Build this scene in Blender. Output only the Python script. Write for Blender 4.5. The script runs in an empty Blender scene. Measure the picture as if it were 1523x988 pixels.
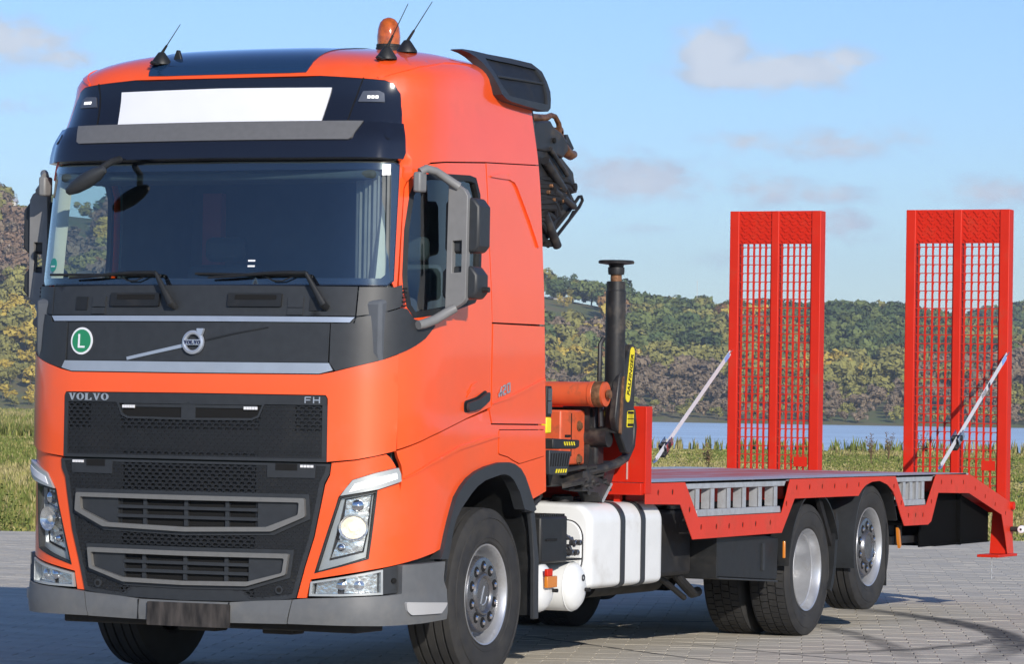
import bpy, bmesh, math, random
from mathutils import Vector, Matrix, Quaternion
from mathutils.geometry import delaunay_2d_cdt
random.seed(7)
SC = bpy.context.scene
COL = SC.collection
# ------------------------------------------------------------------ camera
cam_d = bpy.data.cameras.new("camera"); cam = bpy.data.objects.new("camera", cam_d); COL.objects.link(cam); SC.camera = cam
CAM = Vector((-18.5463, -10.3350, 1.5892))
YAW, PITCH, ROLL, FPX = 0.424637, 0.021172, 0.0162598, 5545.4
_f = Vector((math.cos(PITCH)*math.cos(YAW), math.cos(PITCH)*math.sin(YAW), math.sin(PITCH)))
_r0 = Vector((math.sin(YAW), -math.cos(YAW), 0)); _u0 = _r0.cross(_f)
_r = _r0*math.cos(ROLL)+_u0*math.sin(ROLL); _u = -_r0*math.sin(ROLL)+_u0*math.cos(ROLL)
cam.matrix_world = Matrix((( _r.x,_u.x,-_f.x,CAM.x),(_r.y,_u.y,-_f.y,CAM.y),(_r.z,_u.z,-_f.z,CAM.z),(0,0,0,1)))
cam_d.sensor_width = 36; cam_d.lens = FPX/1523*36; cam_d.clip_start = .5; cam_d.clip_end = 12000
SC.render.resolution_x, SC.render.resolution_y = 1024, 665
# ------------------------------------------------------------------ sun and sky
SUN_DIR = Vector((2.15, 2.05, -1.14)).normalized()           # the way the light travels
sun_d = bpy.data.lights.new("sun", 'SUN'); sun = bpy.data.objects.new("sun", sun_d); COL.objects.link(sun)
sun_d.energy = 4.3; sun_d.angle = math.radians(.53); sun_d.color = (1, .93, .83)
sun.rotation_euler = SUN_DIR.to_track_quat('-Z', 'Y').to_euler(); sun.location = (-20, -20, 20)
SC.view_settings.view_transform = 'Standard'; SC.view_settings.look = 'None'; SC.view_settings.gamma = 1; SC.view_settings.exposure = 0.16
SC.render.film_transparent = False
w = bpy.data.worlds.new("World"); SC.world = w; w.use_nodes = True
N = w.node_tree.nodes; L = w.node_tree.links; N.clear()
out = N.new('ShaderNodeOutputWorld'); bg = N.new('ShaderNodeBackground'); bg.inputs[1].default_value = .105
sky = N.new('ShaderNodeTexSky'); sky.sky_type = 'NISHITA'; sky.sun_disc = False
sky.sun_elevation = math.asin(-SUN_DIR.z); sky.sun_rotation = math.atan2(-SUN_DIR.x, -SUN_DIR.y)
sky.altitude = 100; sky.air_density = 1.0; sky.dust_density = .2; sky.ozone_density = 2.2
tc = N.new('ShaderNodeTexCoord')
def wn(t, **k):
    n = N.new(t)
    for a, b in k.items(): setattr(n, a, b)
    return n
def vmath(op, a, b=None):
    n = wn('ShaderNodeVectorMath', operation=op); L.new(a, n.inputs[0])
    if b is not None:
        if isinstance(b, tuple): n.inputs[1].default_value = b
        else: L.new(b, n.inputs[1])
    return n
def fmath(op, a, b=None, c=None, clamp=False):
    n = wn('ShaderNodeMath', operation=op, use_clamp=clamp)
    for i, q in enumerate((a, b, c)):
        if q is None: continue
        if isinstance(q, (int, float)): n.inputs[i].default_value = q
        else: L.new(q, n.inputs[i])
    return n.outputs[0]
# clouds: soft cumulus puffs of the sky itself, each at its bearing and height above the horizon
sep = N.new('ShaderNodeSeparateXYZ'); L.new(tc.outputs['Generated'], sep.inputs[0])
az = fmath('ARCTAN2', sep.outputs[1], sep.outputs[0]); el = fmath('ARCSINE', sep.outputs[2])
comb = N.new('ShaderNodeCombineXYZ'); L.new(az, comb.inputs[0]); L.new(el, comb.inputs[1])
nz = wn('ShaderNodeTexNoise'); nz.inputs['Scale'].default_value = 105; nz.inputs['Detail'].default_value = 9; nz.inputs['Roughness'].default_value = .60
sc_ = vmath('MULTIPLY', comb.outputs[0], (1, 1.7, 1)); L.new(sc_.outputs[0], nz.inputs['Vector'])
CLOUDS = [(21.3,5.52,.55,.46,1.35),(21.0,5.22,.85,.26,1.3),(20.2,5.26,.95,.32,1.2),(19.4,5.42,.6,.26,1.0),(22.5,3.62,1.25,.40,.95),(20.7,4.2,.75,.22,.72),(19.5,4.15,1.0,.28,.8),(18.3,4.3,.6,.24,.65),
 (20.4,3.45,.7,.34,.8),(19.5,3.4,.85,.2,.78),(19.3,2.95,.6,.28,.85),(17.0,3.45,.8,.28,.85),(22.3,2.85,.5,.10,.55),(20.9,2.35,.9,.24,.45),(32.2,5.5,1.1,.40,1.05),(31.3,5.25,.7,.22,.8),(32.1,4.55,.8,.2,.55),
 (25,3,1.5,.3,.3),(28,8,2,.6,.5),(14,7,1.6,.5,.6),(10,4,2,.4,.5),(36,7,2,.6,.6),(42,4.5,2,.5,.6),(4,8,2.4,.7,.6),(50,8,3,.9,.6),(60,5,3,.6,.5),(-8,5,3,.6,.6)]
cm = None
for a, e, sa, se, st in CLOUDS:
    dx = fmath('MULTIPLY', fmath('SUBTRACT', az, math.radians(a)), 1/math.radians(sa)); dy = fmath('MULTIPLY', fmath('SUBTRACT', el, math.radians(e)), 1/math.radians(se))
    d2 = fmath('ADD', fmath('MULTIPLY', dx, dx), fmath('MULTIPLY', dy, dy))
    g = fmath('MULTIPLY', fmath('EXPONENT', fmath('MULTIPLY', d2, -.8)), st)
    cm = g if cm is None else fmath('MAXIMUM', cm, g)
dens = fmath('MULTIPLY', fmath('SUBTRACT', fmath('ADD', cm, fmath('MULTIPLY', fmath('SUBTRACT', nz.outputs[0], .5), 2.0)), .24), 1.6, clamp=True)
dens = fmath('MULTIPLY', dens, fmath('MULTIPLY', cm, 1.35, clamp=True))
nz2 = wn('ShaderNodeTexNoise'); nz2.inputs['Scale'].default_value = 80; nz2.inputs['Detail'].default_value = 5; L.new(comb.outputs[0], nz2.inputs['Vector'])
ccr = wn('ShaderNodeValToRGB'); L.new(fmath('ADD', fmath('MULTIPLY', cm, .45), fmath('MULTIPLY', nz2.outputs[0], .75)), ccr.inputs[0])
ccr.color_ramp.elements[0].position = .25; ccr.color_ramp.elements[0].color = (3.45, 4.7, 6.6, 1); ccr.color_ramp.elements[1].position = .85; ccr.color_ramp.elements[1].color = (5.9, 6.65, 7.8, 1)
skc = wn('ShaderNodeMix', data_type='RGBA', blend_type='MULTIPLY'); skc.inputs[0].default_value = 1; L.new(sky.outputs[0], skc.inputs[6]); skc.inputs[7].default_value = (.74, .90, 1.24, 1)
mx = wn('ShaderNodeMix', data_type='RGBA'); L.new(dens, mx.inputs[0]); L.new(skc.outputs[2], mx.inputs[6]); L.new(ccr.outputs[0], mx.inputs[7])
L.new(mx.outputs[2], bg.inputs[0]); L.new(bg.outputs[0], out.inputs[0])

# ------------------------------------------------------------------ materials
MATS = {}
def mat(name, color, rough=.5, metal=0, noise=None, nscale=8, bump=0, bscale=60, coat=0, spec=.5, trans=0, ior=1.45, emit=None, estr=0, dirt=None, dscale=3, dlo=.5, dhi=.7, coords='Object', stretch=None, bdist=.01):
    m = bpy.data.materials.new(name); m.use_nodes = True
    nt = m.node_tree; n = nt.nodes; l = nt.links; p = n['Principled BSDF']
    p.inputs['Roughness'].default_value = rough; p.inputs['Metallic'].default_value = metal
    p.inputs['Coat Weight'].default_value = coat; p.inputs['Coat Roughness'].default_value = .04
    p.inputs['Specular IOR Level'].default_value = spec; p.inputs['Transmission Weight'].default_value = trans; p.inputs['IOR'].default_value = ior
    if emit: p.inputs['Emission Color'].default_value = (*emit, 1); p.inputs['Emission Strength'].default_value = estr
    tcn = n.new('ShaderNodeTexCoord'); src = tcn.outputs[coords]
    if stretch:
        mp = n.new('ShaderNodeMapping'); mp.inputs['Scale'].default_value = stretch; l.new(src, mp.inputs[0]); src = mp.outputs[0]
    c = (*color, 1); p.inputs['Base Color'].default_value = c; cur = None
    if noise:
        t = n.new('ShaderNodeTexNoise'); t.inputs['Scale'].default_value = nscale; t.inputs['Detail'].default_value = 6; l.new(src, t.inputs[0])
        r = n.new('ShaderNodeValToRGB'); l.new(t.outputs[0], r.inputs[0]); r.color_ramp.elements[0].position = .3; r.color_ramp.elements[1].position = .7
        r.color_ramp.elements[0].color = tuple(max(0, x*(1-noise)) for x in color)+(1,); r.color_ramp.elements[1].color = tuple(min(1, x*(1+noise)) for x in color)+(1,)
        cur = r.outputs[0]
    if dirt:
        t = n.new('ShaderNodeTexNoise'); t.inputs['Scale'].default_value = dscale; t.inputs['Detail'].default_value = 9; t.inputs['Roughness'].default_value = .68; l.new(src, t.inputs[0])
        r = n.new('ShaderNodeMapRange'); l.new(t.outputs[0], r.inputs[0]); r.inputs[1].default_value = dlo; r.inputs[2].default_value = dhi
        mxx = n.new('ShaderNodeMix'); mxx.data_type = 'RGBA'; l.new(r.outputs[0], mxx.inputs[0])
        if cur is not None: l.new(cur, mxx.inputs[6])
        else: mxx.inputs[6].default_value = c
        mxx.inputs[7].default_value = (*dirt, 1); cur = mxx.outputs[2]
        rr = n.new('ShaderNodeMapRange'); l.new(r.outputs[0], rr.inputs[0]); rr.inputs[3].default_value = rough; rr.inputs[4].default_value = min(1, rough+.3); l.new(rr.outputs[0], p.inputs['Roughness'])
    if cur is not None: l.new(cur, p.inputs['Base Color'])
    if bump:
        t = n.new('ShaderNodeTexNoise'); t.inputs['Scale'].default_value = bscale; t.inputs['Detail'].default_value = 4; l.new(src, t.inputs[0])
        b = n.new('ShaderNodeBump'); b.inputs['Strength'].default_value = bump; b.inputs['Distance'].default_value = bdist; l.new(t.outputs[0], b.inputs['Height']); l.new(b.outputs[0], p.inputs['Normal'])
    MATS[name] = m; return m
def glass(name, tint, fac=1.0, rough=.0):
    m = bpy.data.materials.new(name); m.use_nodes = True; nt = m.node_tree; n = nt.nodes; l = nt.links; n.clear()
    o = n.new('ShaderNodeOutputMaterial'); mixs = n.new('ShaderNodeMixShader'); t = n.new('ShaderNodeBsdfTransparent'); g = n.new('ShaderNodeBsdfGlossy'); lw = n.new('ShaderNodeLayerWeight')
    t.inputs[0].default_value = (*tint, 1); g.inputs['Roughness'].default_value = rough; lw.inputs[0].default_value = .5
    pw = n.new('ShaderNodeMath'); pw.operation = 'POWER'; l.new(lw.outputs['Facing'], pw.inputs[0]); pw.inputs[1].default_value = 5
    fr = n.new('ShaderNodeMath'); fr.operation = 'MULTIPLY_ADD'; l.new(pw.outputs[0], fr.inputs[0]); fr.inputs[1].default_value = .93; fr.inputs[2].default_value = .07   # both faces of the pane
    mm = n.new('ShaderNodeMath'); mm.operation = 'MULTIPLY'; l.new(fr.outputs[0], mm.inputs[0]); mm.inputs[1].default_value = fac; mm.use_clamp = True
    l.new(mm.outputs[0], mixs.inputs[0]); l.new(t.outputs[0], mixs.inputs[1]); l.new(g.outputs[0], mixs.inputs[2]); l.new(mixs.outputs[0], o.inputs[0]); MATS[name] = m; return m
ORANGE = mat('orange_paint', (.90,.094,.014), .30, coat=1, noise=.03, nscale=3, dirt=(.70,.12,.045), dscale=1.6, dlo=.52, dhi=.9, bump=.03, bscale=4, bdist=.02)
RED = mat('red_paint', (.56,.020,.006), .5, coat=0, spec=.3, noise=.06, nscale=5, dirt=(.40,.045,.02), dscale=5, dlo=.55, dhi=.85)
REDSIDE = mat('side_red_paint', (.62,.036,.012), .45, coat=.1, noise=.05, nscale=3, dirt=(.42,.07,.04), dscale=4, dlo=.52, dhi=.85)
BLACK = mat('gloss_black', (.008,.009,.014), .12, coat=1)
PLAST = mat('dark_plastic', (.027,.030,.034), .48, noise=.1, nscale=20, bump=.06, bscale=300, bdist=.002)
PLAST2 = mat('black_plastic', (.012,.013,.014), .5, noise=.15, nscale=15, bump=.05, bscale=200, bdist=.002, dirt=(.032,.030,.028), dscale=6, dlo=.5, dhi=.85)
GRPL = mat('grey_bumper_plastic', (.115,.12,.125), .5, noise=.06, nscale=20, bump=.05, bscale=260, bdist=.002, dirt=(.17,.165,.155), dscale=4, dlo=.5, dhi=.9)
MIRG = mat('mirror_grey_plastic', (.19,.19,.19), .5, noise=.06, nscale=20, bump=.06, bscale=260, bdist=.002)
SILV = mat('silver_trim', (.46,.50,.56), .33, metal=.55, noise=.05)
BRONZ = mat('satin_grey_trim', (.235,.228,.215), .38, metal=.5, noise=.05, nscale=30)
WHITE = mat('white_sign', (.74,.75,.78), .35, noise=.02)
TANKW = mat('white_tank_paint', (.72,.73,.72), .38, noise=.03, bump=.06, bscale=3, bdist=.03, dirt=(.48,.46,.42), dscale=2.6, dlo=.56, dhi=.86, coat=.2)
TIREM = mat('tyre_rubber', (.022,.022,.023), .75, noise=.2, nscale=12, bump=.15, bscale=90, bdist=.003, dirt=(.042,.040,.037), dscale=7, dlo=.42, dhi=.75)
RIM = mat('rim_silver', (.55,.56,.58), .34, metal=.7, noise=.05, nscale=20, dirt=(.35,.33,.3), dscale=9, dlo=.52, dhi=.8)
HUBM = mat('hub_steel', (.24,.24,.25), .26, metal=.85, noise=.15, nscale=25, dirt=(.16,.15,.14), dscale=12, dlo=.48, dhi=.75)
CHROME = mat('chrome', (.8,.8,.82), .08, metal=1)
STEEL = mat('galvanised_steel', (.50,.52,.54), .42, metal=.45, noise=.10, nscale=14, dirt=(.36,.36,.36), dscale=8)
CHAS = mat('chassis_black', (.010,.010,.011), .6, noise=.3, nscale=6, dirt=(.034,.030,.026), dscale=5, dlo=.45, dhi=.8)
CRBLK = mat('crane_black', (.020,.020,.022), .42, noise=.3, nscale=9, dirt=(.09,.075,.06), dscale=7, dlo=.5, dhi=.75)
CRORG = mat('crane_orange', (.62,.10,.035), .45, noise=.08, nscale=8, dirt=(.22,.075,.035), dscale=9, dlo=.52, dhi=.75)
RUST = mat('rusty_steel', (.20,.10,.05), .6, metal=.4, noise=.5, nscale=30, bump=.3, bscale=60)
YEL = mat('yellow_sticker', (.80,.66,.02), .45)
INT = mat('interior_grey', (.09,.10,.115), .8, noise=.1)
GRB = mat('grille_black', (.016,.017,.019), .42, noise=.1, nscale=20)
INTD = mat('interior_dark', (.035,.050,.056), .85, noise=.2)
BEIGE = mat('interior_beige_trim', (.42,.43,.38), .7, noise=.04)
CURT = mat('curtain_cloth', (.16,.17,.17), .8, noise=.2, nscale=6)
GREEN = mat('green_sticker', (.02,.22,.10), .4)
AMB = mat('amber_plastic', (.62,.20,.02), .3, coat=.5)
LENSW = mat('lamp_reflector', (.85,.86,.87), .18, metal=.9, noise=.25, nscale=26, bump=.5, bscale=24, bdist=.01)
LED = mat('lit_led', (.9,.9,.9), .3, emit=(1,.97,.92), estr=.8)
HALO = mat('lit_halogen', (1,.9,.7), .3, emit=(1,.83,.55), estr=.55)
GLASSW = glass('windshield_glass', (.84,.93,.91), 2.1)
GLASSS = glass('side_glass', (.74,.82,.83), 1.9)
GLASSL = glass('lamp_lens', (.93,.95,.96), 1.1, .02)
DARKGL = mat('sunroof_glass', (.012,.035,.085), .08, coat=1)
STRAP = mat('strap_webbing', (.56,.56,.60), .75, noise=.08, nscale=60)
BLUE = mat('blue_label', (.20,.36,.72), .5)
HOLE = mat('hole_black', (.003,.003,.003), .9)
DECKM = mat('deck_plate', (.46,.30,.31), .48, metal=.15, noise=.12, nscale=6, dirt=(.50,.09,.08), dscale=1.4, dlo=.40, dhi=.58, stretch=(.35,3.2,1))
ORGLENS = mat('beacon_orange', (.60,.13,.01), .12, coat=1, noise=.5, nscale=22, trans=.35)
PLATE = mat('worn_plate', (.035,.030,.027), .6, noise=.8, nscale=26, stretch=(1,1,.25))
# ------------------------------------------------------------------ mesh helpers
def obj(name, me, parent=None, m=None, bevel=0, sharp=35, **props):
    o = bpy.data.objects.new(name, me); COL.objects.link(o)
    if parent is not None: o.parent = parent
    if m is not None and not me.materials: me.materials.append(m)
    if sharp is not None and len(me.polygons):
        me.polygons.foreach_set('use_smooth', [True]*len(me.polygons)); me.set_sharp_from_angle(angle=math.radians(sharp))
    if bevel:
        b = o.modifiers.new('bevel', 'BEVEL'); b.width = bevel; b.segments = 2; b.limit_method = 'ANGLE'; b.angle_limit = math.radians(40); b.harden_normals = False
    for k, v in props.items(): o[k] = v
    return o
def empty(name, loc=(0,0,0), parent=None, **props):
    o = bpy.data.objects.new(name, None); o.empty_display_size = .2; o.location = loc; COL.objects.link(o)
    if parent: o.parent = parent
    for k, v in props.items(): o[k] = v
    return o
class G:
    def __init__(s): s.v = []; s.f = []
    def add(s, vs, fs):
        b = len(s.v); s.v += [tuple(x) for x in vs]; s.f += [tuple(b+i for i in f) for f in fs]; return s
    def box(s, a, b, M=None):
        x0,y0,z0 = a; x1,y1,z1 = b
        vs = [Vector(p) for p in ((x0,y0,z0),(x1,y0,z0),(x1,y1,z0),(x0,y1,z0),(x0,y0,z1),(x1,y0,z1),(x1,y1,z1),(x0,y1,z1))]
        if M is not None: vs = [M@p for p in vs]
        return s.add(vs, [(3,2,1,0),(4,5,6,7),(0,1,5,4),(1,2,6,5),(2,3,7,6),(3,0,4,7)])
    def beam(s, p, q, w, h, up=(0,0,1)):
        p, q = Vector(p), Vector(q); d = (q-p); l = d.length; d.normalize(); u = Vector(up); r = d.cross(u)
        if r.length < 1e-4: r = d.cross(Vector((1,0,0)))
        r.normalize(); u = r.cross(d); M = Matrix(((d.x,r.x,u.x,p.x),(d.y,r.y,u.y,p.y),(d.z,r.z,u.z,p.z),(0,0,0,1)))
        return s.box((0,-w/2,-h/2), (l,w/2,h/2), M)
    def cyl(s, p, q, r0, r1=None, n=20, caps=True):
        r1 = r0 if r1 is None else r1; p, q = Vector(p), Vector(q); d = (q-p).normalized(); a = d.orthogonal().normalized(); b = d.cross(a)
        vs = []; fs = []
        for c, r in ((p, r0), (q, r1)):
            for i in range(n): t = 2*math.pi*i/n; vs.append(c+a*r*math.cos(t)+b*r*math.sin(t))
        fs = [(i, (i+1)%n, n+(i+1)%n, n+i) for i in range(n)]
        if caps: fs += [tuple(range(n))[::-1], tuple(range(n, 2*n))]
        return s.add(vs, fs)
    def tube(s, pts, r, n=8, closed=False):
        P = [Vector(p) for p in pts]; k = len(P); rs = r if isinstance(r, (list, tuple)) else [r]*k; vs = []
        a = None
        for i in range(k):
            if closed: d = (P[(i+1)%k]-P[i-1])
            else: d = P[min(i+1,k-1)]-P[max(i-1,0)]
            d.normalize()
            if a is None: a = d.orthogonal().normalized()
            else:
                a = (a-d*a.dot(d)); a = a.normalized() if a.length > 1e-6 else d.orthogonal().normalized()
            b = d.cross(a)
            for j in range(n): t = 2*math.pi*j/n; vs.append(P[i]+(a*math.cos(t)+b*math.sin(t))*rs[i])
        fs = []
        for i in range(k if closed else k-1):
            i2 = (i+1)%k
            for j in range(n): fs.append((i*n+j, i*n+(j+1)%n, i2*n+(j+1)%n, i2*n+j))
        if not closed: fs += [tuple(range(n))[::-1], tuple((k-1)*n+j for j in range(n))]
        return s.add(vs, fs)
    def lathe(s, prof, c, axis, n=48, closed=False):          # prof: (along axis, radius)
        c = Vector(c); d = Vector(axis).normalized(); a = d.orthogonal().normalized(); b = d.cross(a); vs = []; k = len(prof)
        for h, r in prof:
            for j in range(n): t = 2*math.pi*j/n; vs.append(c+d*h+(a*math.cos(t)+b*math.sin(t))*r)
        fs = []
        for i in range(k if closed else k-1):
            i2 = (i+1)%k
            for j in range(n): fs.append((i*n+j, i*n+(j+1)%n, i2*n+(j+1)%n, i2*n+j))
        return s.add(vs, fs)
    def prism(s, poly, ax, a0, a1, holes=()):                 # poly in the plane across axis ax: x->(y,z) y->(x,z) z->(x,y)
        def P(p, h):
            return {'x':(h,p[0],p[1]),'y':(p[0],h,p[1]),'z':(p[0],p[1],h)}[ax]
        if holes: V2, T, loops = cdt([poly]+list(holes), None)
        else: V2, T, loops = list(poly), None, [list(range(len(poly)))]
        k = len(V2); vs = [P(p, a0) for p in V2]+[P(p, a1) for p in V2]
        fs = [tuple(range(k))[::-1], tuple(range(k, 2*k))] if T is None else [t[::-1] for t in T]+[tuple(i+k for i in t) for t in T]
        for lp in loops:
            for i in range(len(lp)): a, b = lp[i], lp[(i+1)%len(lp)]; fs.append((a, b, b+k, a+k))
        return s.add(vs, fs)
    def mesh(s, name, clean=True):
        me = bpy.data.meshes.new(name); me.from_pydata(s.v, [], s.f)
        if clean:
            bm = bmesh.new(); bm.from_mesh(me); bmesh.ops.recalc_face_normals(bm, faces=bm.faces); bm.to_mesh(me); bm.free()
        me.update(); return me
    def make(s, name, m, parent=None, bevel=0, sharp=35, **props): return obj(name, s.mesh(name), parent, m, bevel, sharp, **props)
def inside(p, loops):
    c = False; x, y = p
    for lp in loops:
        n = len(lp); j = n-1
        for i in range(n):
            xi, yi = lp[i]; xj, yj = lp[j]
            if (yi > y) != (yj > y) and x < (xj-xi)*(y-yi)/(yj-yi)+xi: c = not c
            j = i
    return c
def dens_loop(lp, st):
    o = []
    for i in range(len(lp)):
        a, b = lp[i], lp[(i+1)%len(lp)]; l = math.hypot(b[0]-a[0], b[1]-a[1]); k = max(1, int(math.ceil(l/st)))
        for j in range(k): o.append((a[0]+(b[0]-a[0])*j/k, a[1]+(b[1]-a[1])*j/k))
    return o
def fillet(lp, r, n=4):
    o = []; k = len(lp)
    for i in range(k):
        p0, p, p1 = Vector(lp[i-1]), Vector(lp[i]), Vector(lp[(i+1)%k]); a = p0-p; b = p1-p; la, lb = a.length, b.length
        q = min(r[i] if isinstance(r, (list, tuple)) else r, la*.48, lb*.48)
        if q < 1e-4: o.append(tuple(p)); continue
        s, e = p+a/la*q, p+b/lb*q
        for j in range(n+1): t = j/n; o.append(tuple((1-t)**2*s+2*t*(1-t)*p+t*t*e))
    return o
def cdt(loops, step):
    V = []; E = []
    LP = []
    for lp in loops:
        if step: lp = dens_loop(lp, step)
        b = len(V); V += [Vector(p) for p in lp]; E += [(b+i, b+(i+1)%len(lp)) for i in range(len(lp))]; LP.append(lp)
    if step:
        xs = [p[0] for p in LP[0]]; ys = [p[1] for p in LP[0]]; nx = int((max(xs)-min(xs))/step)+1; ny = int((max(ys)-min(ys))/step)+1
        bp = [(p[0], p[1]) for lp in LP for p in lp]; cell = {}
        for p in bp: cell.setdefault((int(p[0]//step), int(p[1]//step)), []).append(p)
        for i in range(nx+1):
            for j in range(ny+1):
                q = (min(xs)+i*step+.0013, min(ys)+j*step+.0017)
                if not inside(q, LP): continue
                ci, cj = int(q[0]//step), int(q[1]//step); ok = True
                for a in (-1,0,1):
                    for b in (-1,0,1):
                        for r in cell.get((ci+a, cj+b), ()):
                            if abs(r[0]-q[0])+abs(r[1]-q[1]) < step*.45: ok = False
                if ok: V.append(Vector(q))
    vs, es, fs, *_ = delaunay_2d_cdt(V, E, [], 0, 1e-6)
    pts = [(v.x, v.y) for v in vs]; T = []
    for f in fs:
        cx = sum(pts[i][0] for i in f)/3; cy = sum(pts[i][1] for i in f)/3
        if inside((cx, cy), LP): T.append(tuple(f))
    # boundary loops from the kept triangles
    cnt = {}
    for t in T:
        for i in range(3): a, b = t[i], t[(i+1)%3]; cnt[(a, b)] = 1
    nxt = {a: b for (a, b) in cnt if (b, a) not in cnt}
    loops = []
    while nxt:
        a = next(iter(nxt)); lp = []
        while a in nxt: lp.append(a); a = nxt.pop(a)
        loops.append(lp)
    return pts, T, loops
# ---------- cab body surface: t = distance round the plan outline (0 = nose centre, + = kerb side y<0), v = height, above 3.4 the roof ----------
OUT = [(0,0),(.006,.25),(.022,.5),(.042,.7),(.068,.87),(.11,1.0),(.18,1.10),(.28,1.18),(.42,1.228),(.60,1.246),(.85,1.25),(1.4,1.25),(2.1,1.25)]
def _cr(P, n=24):
    r = []
    Q = [(P[1][0], -P[1][1])] + list(P) + [(2*P[-1][0]-P[-2][0], 2*P[-1][1]-P[-2][1])]
    for i in range(1, len(Q)-2):
        p0,p1,p2,p3 = Q[i-1],Q[i],Q[i+1],Q[i+2]
        d = lambda a,b: max(1e-6, math.hypot(a[0]-b[0], a[1]-b[1]))**.5
        t0=0; t1=t0+d(p0,p1); t2=t1+d(p1,p2); t3=t2+d(p2,p3)
        for k in range(n):
            t = t1+(t2-t1)*k/n
            o=[]
            for c in (0,1):
                A1=(t1-t)/(t1-t0)*p0[c]+(t-t0)/(t1-t0)*p1[c]; A2=(t2-t)/(t2-t1)*p1[c]+(t-t1)/(t2-t1)*p2[c]; A3=(t3-t)/(t3-t2)*p2[c]+(t-t2)/(t3-t2)*p3[c]
                B1=(t2-t)/(t2-t0)*A1+(t-t0)/(t2-t0)*A2; B2=(t3-t)/(t3-t1)*A2+(t-t1)/(t3-t1)*A3
                o.append((t2-t)/(t2-t1)*B1+(t-t1)/(t2-t1)*B2)
            r.append(tuple(o))
    r.append(P[-1]); return r
_O = _cr(OUT); _L=[0.]
for _i in range(1,len(_O)): _L.append(_L[-1]+math.hypot(_O[_i][0]-_O[_i-1][0], _O[_i][1]-_O[_i-1][1]))
TMAX = _L[-1]
def lerp_tab(T, v):
    if v<=T[0][0]: return T[0][1]
    for (a,b),(c,d) in zip(T, T[1:]):
        if v<=c: return b+(d-b)*(v-a)/(c-a)
    return T[-1][1]
def smooth_tab(T):
    P=_cr([( -0.0+a, b) for a,b in T]) if False else T
    return P
XF = [(.3,-.10),(1.3,-.10),(1.8,-.098),(2.05,-.082),(2.27,-.05),(2.6,.0),(2.97,.062),(3.1,.10),(3.2,.15),(3.4,.235)]
WV = [(.3,1.25),(2.3,1.25),(2.9,1.235),(3.1,1.222),(3.4,1.18)]
ROOF_H = .30
def outline(t):
    a=abs(t); a=min(a,TMAX)
    lo,hi=0,len(_L)-1
    while hi-lo>1:
        m=(lo+hi)//2
        if _L[m]<=a: lo=m
        else: hi=m
    f=(a-_L[lo])/(_L[hi]-_L[lo]) if _L[hi]>_L[lo] else 0
    x=_O[lo][0]+f*(_O[hi][0]-_O[lo][0]); y=_O[lo][1]+f*(_O[hi][1]-_O[lo][1])
    return x, (-y if t>0 else y)
def S0(t, v):
    X,Y = outline(t); vv=min(v,3.4)
    def sm(T):  # smoothed table
        h=.06; return (lerp_tab(T,vv-h)+2*lerp_tab(T,vv)+lerp_tab(T,vv+h))/4
    xf=sm(XF); w=sm(WV); xr=2.17-.07*vv
    q=X/2.1
    x=xf*(1-q)+(xr)*q if True else 0
    x=X*( (xr-xf)/2.1)+xf
    y=Y*w/1.25
    z=vv
    if v>3.4:
        th=min(1.,(v-3.4)/.6)*math.pi/2
        sq=max(0.,min(1.,(x-.25)/.85)); sq=sq*sq*(3-2*sq); k=1-max(0,math.cos(th))**(.95-.50*sq); zz=ROOF_H*math.sin(th)**(.80-.27*sq)
        cx=max(x,1.0)+ (0 if x>1.0 else 0)
        x=x+(cx-x)*k; y=y*(1-k); z=3.4+zz
    return (x,y,z)
def S(t, v, off=0.):
    p=S0(t,v)
    if off==0: return p
    h=.004
    a=S0(t+h,v); b=S0(t-h,v); c=S0(t,v+h); d=S0(t,v-h)
    U=[a[i]-b[i] for i in range(3)]; V=[c[i]-d[i] for i in range(3)]
    n=(U[1]*V[2]-U[2]*V[1], U[2]*V[0]-U[0]*V[2], U[0]*V[1]-U[1]*V[0])
    l=math.sqrt(sum(q*q for q in n)) or 1
    # outward = away from (1.1,0,1.8)
    s=1 if (n[0]*(p[0]-1.1)+n[1]*p[1]+n[2]*(p[2]-1.8))>0 else -1
    return tuple(p[i]+s*n[i]/l*off for i in range(3))
def surf_mesh(name, loops, off=0., thick=.018, step=.05, fn=None):
    fn = fn or S
    offf = off if callable(off) else (lambda t, v: off)
    pts, T, lps = cdt(loops, step); k = len(pts)
    vs = [fn(t, v, offf(t, v)) for t, v in pts]; fs = list(T)
    if thick:
        vs += [fn(t, v, offf(t, v)-thick) for t, v in pts]; fs = [t[::-1] for t in T]+[tuple(i+k for i in t) for t in T]
        for lp in lps:
            for i in range(len(lp)): a, b = lp[i], lp[(i+1)%len(lp)]; fs.append((a, b, b+k, a+k))
    g = G(); g.add(vs, fs); me = g.mesh(name); return me
def sym(half):       # half outline from t=0 to t=0, closed by its mirror
    return list(half)+[(-t, v) for t, v in reversed(half) if t != 0]
def flip(lp): return [(-t, v) for t, v in lp]
def panel(name, loops, m, parent, off=0., thick=.018, step=.05, sharp=40, **props):
    if not isinstance(loops[0][0], (tuple, list)): loops = [loops]
    return obj(name, surf_mesh(name, loops, off, thick, step), parent, m, 0, sharp, **props)
def both(name, loops, m, parent, **k):
    if not isinstance(loops[0][0], (tuple, list)): loops = [loops]
    a = panel(name, loops, m, parent, **k); b = panel(name, [flip(l) for l in loops], m, parent, **k); return a, b
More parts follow.
